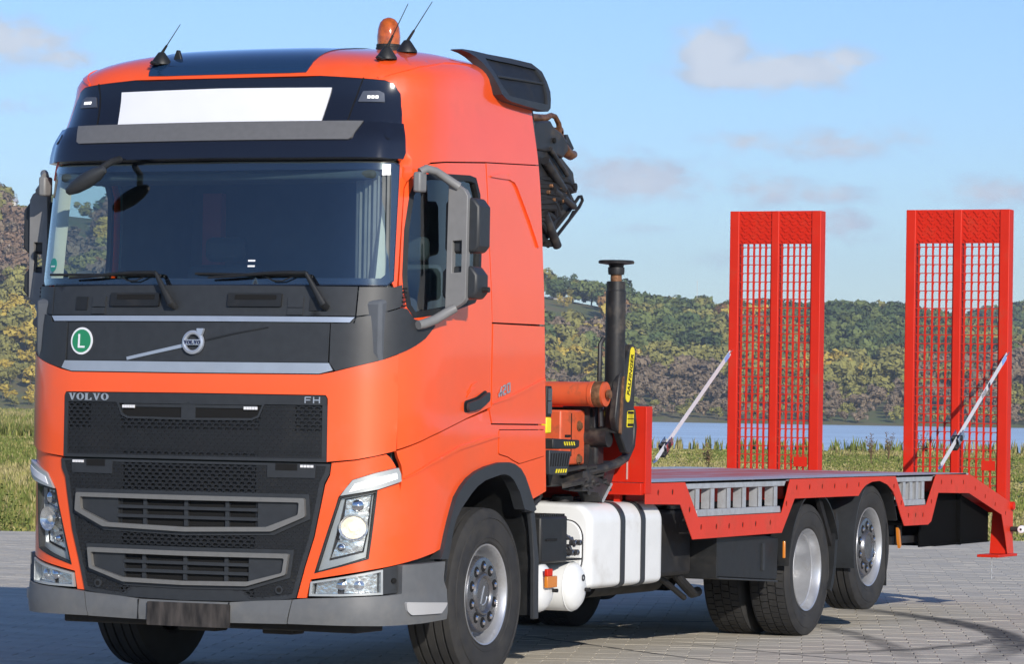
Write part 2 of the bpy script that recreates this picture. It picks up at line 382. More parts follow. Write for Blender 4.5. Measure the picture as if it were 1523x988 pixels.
def stroke(pts, w):  # polyline of width w as a closed outline
    L_, R_ = [], []
    for i, p in enumerate(pts):
        a = Vector(pts[max(i-1,0)]); b = Vector(pts[min(i+1,len(pts)-1)]); d = (b-a).normalized(); n = Vector((-d.y, d.x)); ww = w[i] if isinstance(w, (list,tuple)) else w
        L_.append(tuple(Vector(p)+n*ww/2)); R_.append(tuple(Vector(p)-n*ww/2))
    return L_+R_[::-1]
def txt(body, size, name, m, parent, M, ext=.002, bold=.0, shear=0, sx=1, **props):
    cu = bpy.data.curves.new(name, 'FONT'); cu.body = body; cu.size = size; cu.extrude = ext; cu.offset = bold; cu.shear = shear; cu.align_x = 'CENTER'; cu.align_y = 'CENTER'; cu.resolution_u = 3
    t = bpy.data.objects.new(name, cu); COL.objects.link(t); bpy.context.view_layer.update()
    me = bpy.data.meshes.new_from_object(t.evaluated_get(bpy.context.evaluated_depsgraph_get())); bpy.data.objects.remove(t); bpy.data.curves.remove(cu)
    me.materials.clear(); me.transform(M@Matrix.Diagonal((sx,1,1,1))); me.name = name
    return obj(name, me, parent, m, 0, 30, **props)
def frame_at(t, v, off):        # matrix on the cab surface: X = to the picture's right, Y = up, Z = outward
    p = Vector(S(t, v, off)); a = Vector(S(t+.02, v, off))-Vector(S(t-.02, v, off)); b = Vector(S(t, v+.02, off))-Vector(S(t, v-.02, off))
    a.normalize(); n = a.cross(b).normalized(); b = n.cross(a)
    return Matrix(((a.x,b.x,n.x,p.x),(a.y,b.y,n.y,p.y),(a.z,b.z,n.z,p.z),(0,0,0,1)))
def on_surf(me, t, v, off):     # bend a flat mesh laid in (x,y) onto the cab at (t,v)
    for q in me.vertices: q.co = S(t+q.co.x, v+q.co.y, off+q.co.z)
    me.update(); return me
def serif_word(word, h, wd, gap):
    # heavy slab-serif capitals V O L as flat polygons, origin at the word's centre
    L_ = {'V':[[(0,1),(.42,1),(.42,.93),(.34,.93),(.55,.34),(.74,.93),(.64,.93),(.64,1),(1,1),(1,.93),(.90,.93),(.58,0),(.44,0),(.10,.93),(0,.93)]],
          'L':[[(0,1),(.5,1),(.5,.93),(.40,.93),(.40,.08),(.70,.08),(.86,.36),(.93,.36),(.93,0),(0,0),(0,.07),(.1,.07),(.1,.93),(0,.93)]]}
    O1 = [(.5+.5*math.cos(a*math.pi/12), .5+.51*math.sin(a*math.pi/12)) for a in range(24)]; O2 = [(.5+.23*math.cos(a*math.pi/12), .5+.42*math.sin(a*math.pi/12)) for a in range(24)]
    g = G(); tot = len(word)*wd+(len(word)-1)*gap; x = -tot/2
    for c in word:
        f = lambda lp: [(x+p[0]*wd, (p[1]-.5)*h) for p in lp]
        if c == 'O': g.prism(f(O1), 'z', 0, .004, holes=[f(O2)])
        else: g.prism(f(L_[c][0]), 'z', 0, .004)
        x += wd+gap
    return g
# ================================================================== THE TRUCK
truck = empty('flatbed_truck', (0,0,0), label='orange three-axle flatbed truck with high sleeper cab, folded crane and two red loading ramps raised', category='truck')
T = truck
# ---- outlines measured on the cab surface (t, v)
WIN = [(1.300,2.80),(1.275,2.60),(1.278,2.35),(1.302,2.162),(1.350,2.105),(1.75,2.15),(2.08,2.215),(2.145,2.28),(2.158,2.52),(2.133,2.842),(2.072,2.934),(1.98,2.943),(1.45,2.925),(1.34,2.89)]
def grow(lp, d):
    k = len(lp); o = []
    ar = sum(lp[i-1][0]*lp[i][1]-lp[i][0]*lp[i-1][1] for i in range(k)); sg = 1 if ar > 0 else -1
    for i in range(k):
        a, p, b = Vector(lp[i-1]), Vector(lp[i]), Vector(lp[(i+1)%k]); u = (p-a).normalized(); v = (b-p).normalized()
        n = Vector((u.y, -u.x))+Vector((v.y, -v.x)); n = n/max(.5, n.length_squared)*2 if n.length > .1 else n; n = n.normalized()/max(.6, abs((n.normalized()).dot(Vector((u.y,-u.x)))))
        o.append(tuple(p+n*d*sg))
    return o
WS = [(0,2.278),(1.150,2.283),(1.188,2.31),(1.186,2.955),(1.15,2.975),(0,2.97)]           # windscreen
# ---- inner shell behind the panels (joints read dark), open at the windows
shell = [(-TMAX,1.25),(TMAX,1.25),(TMAX,3.995),(-TMAX,3.995)]
panel('cab_shell', [shell, sym([(0,2.315),(1.13,2.32),(1.15,2.34),(1.15,2.93),(1.13,2.94),(0,2.94)])]+[grow(WIN,-.01), flip(grow(WIN,-.01))], INTD, T, off=-.075, thick=.02, step=.09)
panel('lower_cab_shell', [(-1.60,.42),(1.60,.42),(1.60,1.27),(-1.60,1.27)], HOLE, T, off=-.09, thick=.02, step=.12)
# ---- painted upper body with the roof
up = [(0,3.468),(.65,3.472),(.89,3.455),(1.06,3.441),(1.12,3.418),(1.160,3.375),(1.185,3.18),(1.198,2.995),(1.203,2.30),(1.218,2.275),(1.240,2.275),(1.249,2.742),(1.250,2.841),(1.285,2.905),(1.36,2.955),(1.441,2.990),(1.619,3.006),(2.233,3.041),(TMAX,3.075),(TMAX,3.99),(0,3.99)]
panel('upper_body', sym(up), ORANGE, T, off=lambda t,v: -.045*max(0,min(1,(3.03-v)/.05)) if (abs(t) > 1.190 and abs(t) < 1.27) else 0, thick=.02, step=.045)
def v_for_y(t, y0):
    lo, hi = 3.4, 4.0
    for _ in range(30):
        m_ = (lo+hi)/2
        if abs(S0(t, m_)[1]) > y0: lo = m_
        else: hi = m_
    return hi
rw = [(0,3.492),(.44,3.492)]; tt = .56
while tt < 2.62: rw.append((tt, max(3.496, v_for_y(tt, .52+.04*min(1,(tt-.5))))) ); tt += .07
obj('roof_window', surf_mesh('roof_window', [sym(rw+[(rw[-1][0],3.985),(0,3.985)])], .005, .006, .05), T, DARKGL)
both('roof_crease', stroke([(1.02,3.455),(1.14,3.50),(1.35,3.56),(1.75,3.60),(2.2,3.60)], [.012,.03,.045,.03,.008]), ORANGE, T, off=.006, thick=.01, step=.03)
# ---- door, side panels, locker, wing
door = [(1.256,2.742),(1.258,2.838),(1.292,2.896),(1.365,2.946),(1.443,2.981),(1.62,2.998),(2.224,3.032),(2.27,2.60),(2.328,2.10),(2.318,1.61),(1.98,1.540),(1.538,1.438),(1.250,1.362),(1.250,1.95),(1.256,2.30)]
def dof(t, v): return -.045*max(0,min(1,(1.50-abs(t))/.24))*max(0,min(1,(v-2.12)/.16))*max(0,min(1,(3.03-v)/.05))
for sgn in (1, -1):
    fl = (lambda l: l) if sgn > 0 else flip
    d = panel('door', [fl(door), fl(WIN)], ORANGE, T, off=dof, thick=.03, step=.045)
    panel('window_seal', [fl(grow(WIN,.004)), fl(grow(WIN,-.03))], PLAST2, d, off=lambda t,v: dof(t,v)+.003, thick=.03, step=.045)
    panel('side_window', fl(grow(WIN,-.022)), GLASSS, d, off=lambda t,v: dof(t,v)-.016, thick=0, step=.09)
    hr = panel('handle_recess', fl(fillet([(1.955,1.640),(1.955,1.572),(2.125,1.588),(2.262,1.640),(2.265,1.70),(2.235,1.706),(2.12,1.666)], .025)), PLAST2, d, off=.002, thick=.01, step=.04)
    panel('door_handle', fl(fillet([(1.965,1.630),(1.965,1.582),(2.12,1.596),(2.25,1.646),(2.253,1.690),(2.235,1.696),(2.12,1.655)], .02)), PLAST, d, off=lambda t,v: .03, thick=.018, step=.03)
    for kk, (a, b) in enumerate((((1.99,1.664),(2.10,1.715)), ((2.0,1.69),(2.13,1.752)))):
        panel('door_crease', fl(stroke([a, ((a[0]+b[0])/2, (a[1]+b[1])/2+.012), b], [.004,.012,.003])), ORANGE, d, off=.006, thick=.01, step=.03)
side_p = [(2.240,3.034),(TMAX,3.068),(TMAX,2.112),(2.336,2.106),(2.28,2.62)]
both('rear_side_panel', side_p, ORANGE, T, thick=.02, step=.06)
both('side_bead', stroke([(2.293,2.959),(2.45,2.970),(2.58,2.974),(2.66,2.962),(2.712,2.93),(2.80,2.84),(2.888,2.749),(2.95,2.67),(3.01,2.575)], [.006,.03,.035,.04,.045,.045,.045,.035,.012]), ORANGE, T, off=lambda t,v: .012, thick=.014, step=.03)
locker = [(2.348,2.097),(TMAX,2.101),(TMAX,1.513),(2.338,1.514),(2.302,1.595),(2.332,1.618)]
both('side_locker_door', locker, ORANGE, T, thick=.02, step=.06)
both('body_crease', stroke([(2.34,1.628),(2.6,1.672),(2.85,1.727),(TMAX-.01,1.780)], [.004,.018,.02,.02]), ORANGE, T, off=.008, thick=.012, step=.03)
ARCH_O = [(2.859,1.052),(2.80,1.135),(2.749,1.200),(2.69,1.245),(2.603,1.275),(2.53,1.285),(2.40,1.285),(2.217,1.262),(2.09,1.235),(1.982,1.197),(1.90,1.150),(1.824,1.089),(1.775,1.01),(1.746,.960),(1.705,.88),(1.668,.795)]
wing = [(1.250,1.353),(1.538,1.430),(1.98,1.532),(2.296,1.590),(2.330,1.506),(TMAX,1.504),(TMAX,1.107)]+ARCH_O+[(1.598,.777),(1.287,.723),(1.18,.703),(.98,.668),(.764,.630),(.742,.527),(.686,.524),(.733,.70),(.785,.868),(.805,.97),(.822,1.055),(.842,1.160),(.869,1.215),(.877,1.282),(1.01,1.297),(1.10,1.316),(1.188,1.334),(1.205,1.322),(1.232,1.290),(1.250,1.262),(1.12,1.232),(.994,1.190),(.955,1.14),(.918,1.094),(.886,.98),(.852,.87),(.786,.664),(.94,.706),(1.093,.75),(1.108,.874),(1.138,1.134),(1.268,1.180),(1.279,1.135),(1.296,1.225),(1.285,1.275),(1.262,1.316)]
LID = fillet([(2.436,1.474),(TMAX-.02,1.476),(TMAX-.02,1.322),(2.90,1.30),(2.713,1.277),(2.62,1.298),(2.554,1.318),(2.430,1.335)], .015)
for sgn in (1, -1):
    fl = (lambda l: l) if sgn > 0 else flip
    wg = panel('wing', [fl(wing), fl(grow(LID,.005))], ORANGE, T, off=lambda t,v: -.004, thick=.025, step=.045)
    panel('wing_lid', fl(LID), ORANGE, wg, off=0, thick=.02, step=.05)
    panel('wing_crease', fl(stroke([(1.30,1.20),(1.541,1.281),(1.9,1.37),(2.325,1.430),(2.43,1.436)], [.004,.016,.022,.02,.006])), ORANGE, wg, off=.006, thick=.012, step=.03)
    arch_i = [(1.725,.74),(1.749,.797),(1.780,.89),(1.821,.963),(1.88,1.02),(1.945,1.062),(2.02,1.11),(2.098,1.150),(2.2,1.182),(2.308,1.199),(2.40,1.212),(2.468,1.215),(2.53,1.205),(2.588,1.179),(2.669,1.108),(2.735,1.003)]
    panel('wheel_arch_trim', fl([(1.63,.74)]+[p for p in reversed(ARCH_O)][0:]+[(2.90,1.0),(2.86,.985)]+arch_i[::-1]), PLAST, T, off=lambda t,v: .022, thick=.07, step=.05)
# ---- upper front panel and its grille opening
fr = [(0,1.770),(.80,1.773),(.885,1.790),(1.02,1.826),(1.148,1.860),(1.243,1.894),(1.244,1.53),(1.238,1.356),(1.12,1.326),(1.01,1.304),(.852,1.288),(.852,1.64),(.84,1.660),(0,1.662)]
panel('front_panel', sym(fr), ORANGE, T, off=lambda t,v: .012, thick=.05, step=.05)
# ---- black front: wiper cowl, badge panel, corner pieces
panel('wiper_cowl', sym([(0,2.10),(.985,2.104),(.988,2.268),(0,2.272)]), PLAST, T, off=.004, thick=.02, step=.06)
both('cowl_corner', [(.993,2.104),(.996,2.266),(1.12,2.270),(1.20,2.27),(1.246,2.285),(1.262,2.165),(1.24,2.158),(1.12,2.122)], PLAST, T, off=.004, thick=.02, step=.05)
panel('badge_panel', sym([(0,1.840),(.845,1.842),(.847,2.060),(0,2.062)]), PLAST, T, off=.004, thick=.02, step=.06)
both('front_corner_panel', [(.853,2.060),(.985,2.062),(.995,2.096),(1.12,2.114),(1.25,2.155),(1.29,2.150),(1.345,2.095),(1.56,2.065),(1.46,1.992),(1.375,1.950),(1.299,1.918),(1.148,1.862),(1.02,1.828),(.889,1.796),(.855,1.842)], PLAST, T, off=.009, thick=.02, step=.05)
for v in (2.262,2.240,2.214,2.190,2.167): both('vent_slot', stroke([(1.250,v),(1.278,v+.002)], .010), HOLE, T, off=.010, thick=.008, step=.05)
panel('upper_trim_strip', sym([(0,2.066),(.958,2.066),(.984,2.096),(0,2.096)]), SILV, T, off=.012, thick=.02, step=.06)
panel('lower_trim_strip', sym([(0,1.776),(.80,1.779),(.876,1.798),(.853,1.838),(0,1.836)]), SILV, T, off=.016, thick=.03, step=.06)
# emblem: ring, arrow, cross bar with the word, and the diagonal bars
em = obj('emblem', on_surf(G().lathe([(0,.044),(.014,.046),(.018,.055),(.014,.067),(0,.069)], (0,0,0), (0,0,1), 40, closed=True).mesh('emblem'), .022, 1.946, .012), T, SILV)
obj('emblem_arrow', on_surf(G().prism([(.030,.052),(.052,.030),(.066,.070),(.066,.078),(.024,.078),(.024,.070)], 'z', 0, .02).mesh('emblem_arrow'), .022, 1.946, .010), em, SILV)
obj('emblem_bar', on_surf(G().box((-.062,-.016,0),(.062,.016,.016)).mesh('emblem_bar'), .022, 1.946, .012), em, SILV, .002)
obj('emblem_word', on_surf(serif_word('VOLVO', .021, .0195, .002).mesh('emblem_word'), .022, 1.946, .029), em, mat('blue_black', (.01,.015,.06), .3))
panel('diagonal_bar', stroke([(-.417,1.852),(-.25,1.886),(-.045,1.928)], [.018,.018,.020]), SILV, T, off=.012, thick=.014, step=.06)
panel('diagonal_bar', stroke([(.095,1.960),(.28,2.000),(.481,2.036)], [.010,.009,.007]), PLAST2, T, off=.009, thick=.012, step=.06, label='dark right half of the diagonal bar')
obj('front_lettering', on_surf(serif_word('VOLVO', .040, .052, .006).mesh('front_lettering'), -.672, 1.632, .016), T, SILV)
def stroke_word(strokes, wdt, h):
    g = G()
    for s in strokes: g.prism(stroke(s, wdt), 'z', 0, h)
    return g
FHs = [[(-.042,-.018),(-.042,.016)],[(-.042,.0155),(-.008,.0155)],[(-.042,0),(-.012,0)],[(.008,-.018),(.008,.018)],[(.008,0),(.042,0)],[(.042,-.018),(.042,.018)]]
obj('model_lettering', on_surf(stroke_word(FHs, .006, .004).mesh('model_lettering'), .764, 1.631, .016), T, SILV)
# L badge
lb = panel('l_badge', [(-.741+.078*math.cos(a*math.pi/18), 1.951+.078*math.sin(a*math.pi/18)) for a in range(36)], WHITE, T, off=.009, thick=.004, step=.05, label='round green badge with a white L')
panel('badge_disc', [(-.741+.066*math.cos(a*math.pi/18), 1.951+.066*math.sin(a*math.pi/18)) for a in range(36)], GREEN, lb, off=.011, thick=.004, step=.05)
panel('badge_letter', [(-.764,1.990),(-.752,1.990),(-.752,1.922),(-.716,1.922),(-.716,1.911),(-.764,1.911)], WHITE, lb, off=.013, thick=.003, step=.05)
# cowl steps (grab recesses) with square caps
for s in (1, -1):
    a = sorted((s*.221, s*.551)); b = sorted((s*.589, s*.682)); c_ = sorted((s*.115,s*.60))
    st = panel('wiper_step', fillet([(a[0],2.15),(a[1],2.15),(a[1],2.226),(a[0],2.226)], .008), PLAST2, T, off=.020, thick=.03, step=.06)
    panel('step_recess', fillet([(a[0]+.045,2.188),(a[1]-.03,2.188),(a[1]-.03,2.216),(a[0]+.045,2.216)], .006), HOLE, st, off=.022, thick=.01, step=.06)
    for (v0, v1) in ((2.148,2.206),(2.106,2.142)):
        panel('cowl_cap', [(b[0],v0),(b[1],v0),(b[1],v1),(b[0],v1)], PLAST, T, off=.012, thick=.014, step=.06)
    a = sorted((s*.72, s*.80)); panel('cowl_boss', [(a[0],2.13),(a[1],2.13),(a[1],2.205),(a[0],2.205)], PLAST2, T, off=.011, thick=.014, step=.06)
# ---- windscreen with its black border, stickers
panel('windscreen_border', [sym([(0,2.272),(1.155,2.277),(1.196,2.305),(1.193,2.965),(1.15,2.985),(0,2.98)]), sym([(0,2.312),(1.115,2.318),(1.142,2.34),(1.143,2.925),(1.12,2.935),(0,2.93)])], BLACK, T, off=-.005, thick=.006, step=.06)
ws = panel('windscreen', sym(WS), GLASSW, T, off=-.0035, thick=0, step=.06)
panel('glass_sticker', [(1.085,2.86),(1.135,2.86),(1.135,2.965),(1.085,2.965)], WHITE, ws, off=-.002, thick=.001, step=.06, label='white paper sticker at the top corner of the glass')
for v in (2.408,2.377): panel('glass_sticker', [(.318,v),(.362,v),(.362,v+.010),(.318,v+.010)], WHITE, ws, off=-.002, thick=.001, step=.06)
gs = panel('round_sticker', [(-1.045+.040*math.cos(a*math.pi/12), 2.395+.040*math.sin(a*math.pi/12)) for a in range(24)], mat('teal_sticker', (.02,.26,.20), .4), ws, off=-.002, thick=.002, step=.06)
panel('round_sticker_bar', [(-1.068,2.383),(-1.022,2.383),(-1.022,2.391),(-1.068,2.391)], WHITE, ws, off=-.0005, thick=.001, step=.06)
# ---- sun visor, sign box, marker lights
panel('sign_surround', sym([(0,3.19),(1.188,3.185),(1.180,3.25),(1.160,3.375),(1.120,3.416),(1.06,3.438),(.89,3.452),(.66,3.469),(.55,3.461),(0,3.464)]), BLACK, T, off=.0, thick=.03, step=.05)
panel('blank_sign', sym([(0,3.190),(.683,3.190),(.726,3.404),(0,3.408)]), WHITE, T, off=.008, thick=.012, step=.06, label='blank white roof sign')
both('surround_joint', stroke([(.845,3.195),(.870,3.30),(.90,3.40),(.93,3.455)], .006), HOLE, T, off=.003, thick=.006, step=.06)
def voff(t, v): return .058-.02*max(0, (v-3.10)/.09)-(.012 if abs(t) > 1.1 else 0)
vis = panel('sun_visor', sym([(0,2.985),(.60,2.982),(1.193,2.985),(1.205,3.02),(1.196,3.12),(1.186,3.19),(0,3.192)]), BLACK, T, off=voff, thick=.05, step=.04)
panel('visor_strip', sym([(0,3.080),(.885,3.080),(.905,3.092),(.955,3.190),(0,3.192)]), BRONZ, vis, off=lambda t,v: voff(t,v)+.008, thick=.02, step=.05)
for s in (1, -1):
    panel('visor_cap', [(s*1.104+.032*math.cos(a*math.pi/12), 3.122+.032*math.sin(a*math.pi/12)) for a in range(24)], BLACK, vis, off=lambda t,v: voff(t,v)+.003, thick=.01, step=.05)
    q = [(.899,3.323),(1.063,3.322),(1.055,3.374),(1.02,3.388),(.925,3.385)]; q = [(s*t, v) for t, v in q]
    ml = panel('marker_light', fillet(q, .006), mat('marker_box', (.16,.17,.19), .25, metal=.6) if 'marker_box' not in MATS else MATS['marker_box'], T, off=.006, thick=.02, step=.05)
    for k in range(3): panel('marker_led', [(s*(.955+k*.024),3.342),(s*(.973+k*.024),3.342),(s*(.973+k*.024),3.358),(s*(.955+k*.024),3.358)], LED, ml, off=.009, thick=.004, step=.05)
# roof side deflectors, leaning in with the roof's shoulder
DO = [(1.197,-.98,3.703),(1.242,-.98,3.713),(1.40,-.985,3.718),(1.60,-1.01,3.716),(1.85,-1.06,3.711),(2.055,-1.10,3.700),(2.12,-1.13,3.655),(2.11,-1.17,3.53),(2.069,-1.20,3.425),(2.03,-1.213,3.402),(1.944,-1.215,3.401),(1.70,-1.208,3.409),(1.50,-1.20,3.418),(1.43,-1.195,3.428),(1.373,-1.19,3.45),(1.345,-1.16,3.51),(1.343,-1.12,3.575),(1.341,-1.07,3.635),(1.32,-1.03,3.672),(1.28,-1.0,3.692)]
DI = [(1.476,-1.03,3.680),(1.80,-1.07,3.674),(2.06,-1.105,3.662),(2.075,-1.13,3.60),(2.03,-1.195,3.445),(1.75,-1.195,3.447),(1.48,-1.19,3.452),(1.42,-1.165,3.50),(1.41,-1.12,3.575),(1.43,-1.07,3.640)]
def y_at(x, z): return -1.225+(z-3.40)*.66*max(0,z-3.40)/.31*(1 if x < 1.6 else 1-(x-1.6)*.75)
for s in (-1, 1):
    def W(x, z, o): return (x, -s*(y_at(x, z)-o), z)
    def shell_(outer, inner, o0, o1):
        pts, TT, lps = cdt([outer]+([inner] if inner else []), .08); k = len(pts); vs = [W(x, z, o0) for x, z in pts]+[W(x, z, o1) for x, z in pts]
        fs = list(TT)+[tuple(i+k for i in t) for t in TT]
        for lp in lps:
            for i in range(len(lp)): a_, b_ = lp[i], lp[(i+1)%len(lp)]; fs.append((a_, b_, b_+k, a_+k))
        g = G(); g.add(vs, fs); return g
    o2 = [(x, z) for x, y, z in DO]; i2 = [(x, z) for x, y, z in DI]
    dd = shell_(o2, i2, .022, -.05).make('roof_deflector', PLAST, T, bevel=.008)
    shell_(grow(i2, .004), None, .008, -.03).make('deflector_mesh', PLAST2, dd)
    G().tube([W(1.43,3.565,.012), W(1.75,3.572,.012), W(2.06,3.575,.012)], .008, 6).make('deflector_rib', PLAST, dd)
# ---- lower grille, headlamps
def honeycomb(name, region, holes, off, parent, cw=.0455, ch=.0205, lw=.006, dp=.010):
    g = G(); xs = [p[0] for p in region]; ys = [p[1] for p in region]
    j = 0; v = min(ys)
    E = {}
    while v < max(ys):
        t = min(xs)-(cw*.5 if j % 2 else 0)
        while t < max(xs):
            # stretched hexagon corners
            H = [(t+cw*.5, v), (t+cw*.22, v+ch*.58), (t-cw*.22, v+ch*.58), (t-cw*.5, v), (t-cw*.22, v-ch*.42-ch*.0), (t+cw*.22, v-ch*.42)]
            if inside((t, v), [region]) and not any(inside((t, v), [h]) for h in holes):
                for a in range(6):
                    p, q = H[a], H[(a+1)%6]; key = (round((p[0]+q[0])*400), round((p[1]+q[1])*400))
                    if key in E: continue
                    E[key] = 1; m_ = ((p[0]+q[0])/2, (p[1]+q[1])/2)
                    if not inside(m_, [region]): continue
                    d = Vector((q[0]-p[0], q[1]-p[1])).normalized(); n = Vector((-d.y, d.x))*lw/2
                    c4 = [(p[0]+n.x,p[1]+n.y),(p[0]-n.x,p[1]-n.y),(q[0]-n.x,q[1]-n.y),(q[0]+n.x,q[1]+n.y)]
                    g.add([S(a_, b_, off) for a_, b_ in c4]+[S(a_, b_, off-dp) for a_, b_ in c4], [(0,1,2,3),(0,4,5,1),(1,5,6,2),(2,6,7,3),(3,7,4,0)])
            t += cw
        v += ch; j += 1
    return obj(name, g.mesh(name, clean=False), parent, GRB, 0, None, kind='stuff')
UGR = [(-.843,1.296),(.843,1.296),(.843,1.600),(-.843,1.600)]
ug = panel('upper_grille', sym([(0,1.290),(.847,1.290),(.847,1.638),(.838,1.656),(0,1.658)]), PLAST2, T, off=-.004, thick=.03, step=.06)
panel('grille_header', sym([(0,1.603),(.847,1.603),(.847,1.638),(.838,1.656),(0,1.658)]), PLAST, ug, off=.014, thick=.02, step=.06)
panel('grille_border', [sym([(0,1.286),(.850,1.286),(.850,1.605),(0,1.605)]), sym([(0,1.304),(.822,1.304),(.822,1.604),(0,1.604)])], PLAST, ug, off=.012, thick=.02, step=.06)
slot_u = sym([(0,1.520),(.40,1.524),(.435,1.54),(.462,1.598),(0,1.598)])
honeycomb('grille_mesh', UGR, [grow(slot_u,.01)], .010, ug)
for q in ([(-.843,1.335),(.843,1.335),(.843,1.455),(-.843,1.455)],[(.44,1.457),(.66,1.457),(.66,1.600),(.47,1.600)],[(-.44,1.457),(-.66,1.457),(-.66,1.600),(-.47,1.600)],[(.44,1.296),(.843,1.296),(.843,1.333),(.44,1.333)],[(-.44,1.296),(-.843,1.296),(-.843,1.333),(-.44,1.333)]): panel('closed_mesh', q, PLAST2, ug, off=.0055, thick=.005, step=.08)
panel('grille_slot_rim', [grow(slot_u,.012), slot_u], PLAST, ug, off=.014, thick=.02, step=.06)
panel('grille_slot', slot_u, HOLE, ug, off=.002, thick=.004, step=.06)
panel('grille_slot_post', [(-.045,1.52),(.045,1.52),(.045,1.60),(-.045,1.60)], PLAST, ug, off=.010, thick=.02, step=.06)
panel('grille_slot_bar', [(-.43,1.578),(.43,1.578),(.43,1.596),(-.43,1.596)], PLAST, ug, off=.008, thick=.02, step=.06)
for s in (1, -1):
    for k in range(5): a = sorted((s*(.352+k*.017), s*(.366+k*.017))); panel('strobe_led', [(a[0],1.572),(a[1],1.572),(a[1],1.588),(a[0],1.588)], MATS.get('dim_led') or mat('dim_led', (.7,.7,.72), .3), ug, off=.018, thick=.008, step=.06)
lg_half = [(0,1.276),(.868,1.276),(.862,1.22),(.834,1.168),(.813,1.055),(.776,.868),(.724,.70),(.677,.523),(.50,.502),(.283,.491),(0,.489)]
lg = panel('lower_grille', sym(lg_half), PLAST2, T, off=-.012, thick=.03, step=.06)
fr1o = sym([(0,1.083),(.733,1.083),(.740,.980),(.541,.893),(0,.878)]); fr1i = sym([(0,1.056),(.703,1.059),(.697,.989),(.510,.917),(0,.904)])
fr2o = sym([(0,.768),(.646,.771),(.630,.653),(.396,.583),(0,.577)]); fr2i = sym([(0,.742),(.621,.745),(.608,.663),(.400,.608),(0,.600)])
slots = []
for s in (1, -1):
    q = [(s*t, v) for t, v in ((.50,1.270),(.79,1.274),(.785,1.196),(.50,1.194))]; slots.append(q)
honeycomb('grille_mesh', [(t*.985, v) for t, v in sym([(0,1.262),(.85,1.262),(.82,1.15),(.80,1.055),(.765,.868),(.715,.70),(.672,.54),(.50,.515),(.33,.505),(0,.50)])], [grow(fr1o,.02), grow(fr2o,.02)]+slots+[sym([(0,.48),(.36,.48),(.40,.54),(0,.56)])], .006, lg)
for s in (1, -1): panel('closed_mesh', [(s*t, v) for t, v in ((.43,1.262),(.85,1.262),(.82,1.15),(.80,1.055),(.765,.868),(.715,.70),(.672,.54),(.50,.515),(.43,.51))], PLAST2, lg, off=.0015, thick=.005, step=.08)
panel('grille_edge', [sym([(0,1.276),(.872,1.276),(.866,1.22),(.838,1.168),(.817,1.055),(.780,.868),(.728,.70),(.680,.523),(.50,.500),(0,.489)]), sym([(0,1.262),(.846,1.262),(.838,1.225),(.810,1.172),(.790,1.055),(.754,.868),(.702,.70),(.660,.545),(.50,.525),(.41,.520),(.36,.558),(0,.566)])], PLAST, lg, off=.006, thick=.02, step=.05)
for fo, fi, vs, tt in ((fr1o, fr1i, (1.010,.958), .45), (fr2o, fr2i, (.700,.650), .40)):
    panel('grille_surround', [grow(fo,.022), grow(fo,-.002)], PLAST, lg, off=.014, thick=.03, step=.06)
    panel('grille_frame', [fillet(fo,.012), fillet(fi,.012)], BRONZ, lg, off=.040, thick=.05, step=.05)
    panel('grille_recess', fi, HOLE, lg, off=-.004, thick=.004, step=.08)
    for v in vs: panel('grille_louvre', [(-tt,v-.009),(tt,v-.009),(tt,v+.009),(-tt,v+.009)], PLAST, lg, off=.022, thick=.035, step=.08)
    for tx in (-.27,0,.26): panel('grille_louvre_post', [(tx-.012,min(p[1] for p in fi)+.004),(tx+.012,min(p[1] for p in fi)+.004),(tx+.012,max(p[1] for p in fi)-.002),(tx-.012,max(p[1] for p in fi)-.002)], PLAST, lg, off=.012, thick=.03, step=.08)
    for s in (1, -1):
        pl = [(s*t, v) for t, v in ([(tt,max(p[1] for p in fi)),(fi[1][0],fi[1][1]),(fi[2][0],fi[2][1]),(fi[3][0],fi[3][1]),(tt,fi[3][1]-.002)])]
        panel('grille_blank', pl, PLAST, lg, off=.016, thick=.02, step=.08)
for s, q in zip((1,-1), slots):
    b = panel('grille_pocket', q, PLAST, lg, off=.012, thick=.02, step=.08)
    panel('pocket_hole', [(s*t, v) for t, v in ((.55,1.274),(.68,1.274),(.68,1.236),(.55,1.236))], HOLE, b, off=.014, thick=.004, step=.08)
    for k in range(4): a = sorted((s*(.70+k*.020), s*(.716+k*.020))); panel('strobe_led', [(a[0],1.254),(a[1],1.254),(a[1],1.268),(a[0],1.268)], MATS.get('dim_led') or mat('dim_led', (.7,.7,.72), .3), b, off=.020, thick=.008, step=.06)
    panel('parking_sensor', [(s*.584+.024*math.cos(a*math.pi/9), .567+.024*math.sin(a*math.pi/9)) for a in range(18)], PLAST, lg, off=.014, thick=.014, step=.08)
    panel('sensor_eye', [(s*.584+.013*math.cos(a*math.pi/9), .567+.013*math.sin(a*math.pi/9)) for a in range(18)], HOLE, lg, off=.016, thick=.008, step=.08)
HLM = [(.79,.668),(.94,.708),(1.090,.752),(1.106,.874),(1.134,1.126),(.924,1.092),(.888,.98),(.853,.87)]
DRL = [(.930,1.100),(1.05,1.122),(1.138,1.140),(1.265,1.185),(1.262,1.225),(1.248,1.260),(1.12,1.230),(.996,1.188),(.958,1.14)]
def loft(v, side):      # points of the lamp outline at height v
    e = []
    for i in range(len(HLM)):
        a, b = HLM[i], HLM[(i+1)%len(HLM)]
        if (a[1]-v)*(b[1]-v) < 0: e.append(a[0]+(b[0]-a[0])*(v-a[1])/(b[1]-a[1]))
    return min(e) if side == 0 else max(e)
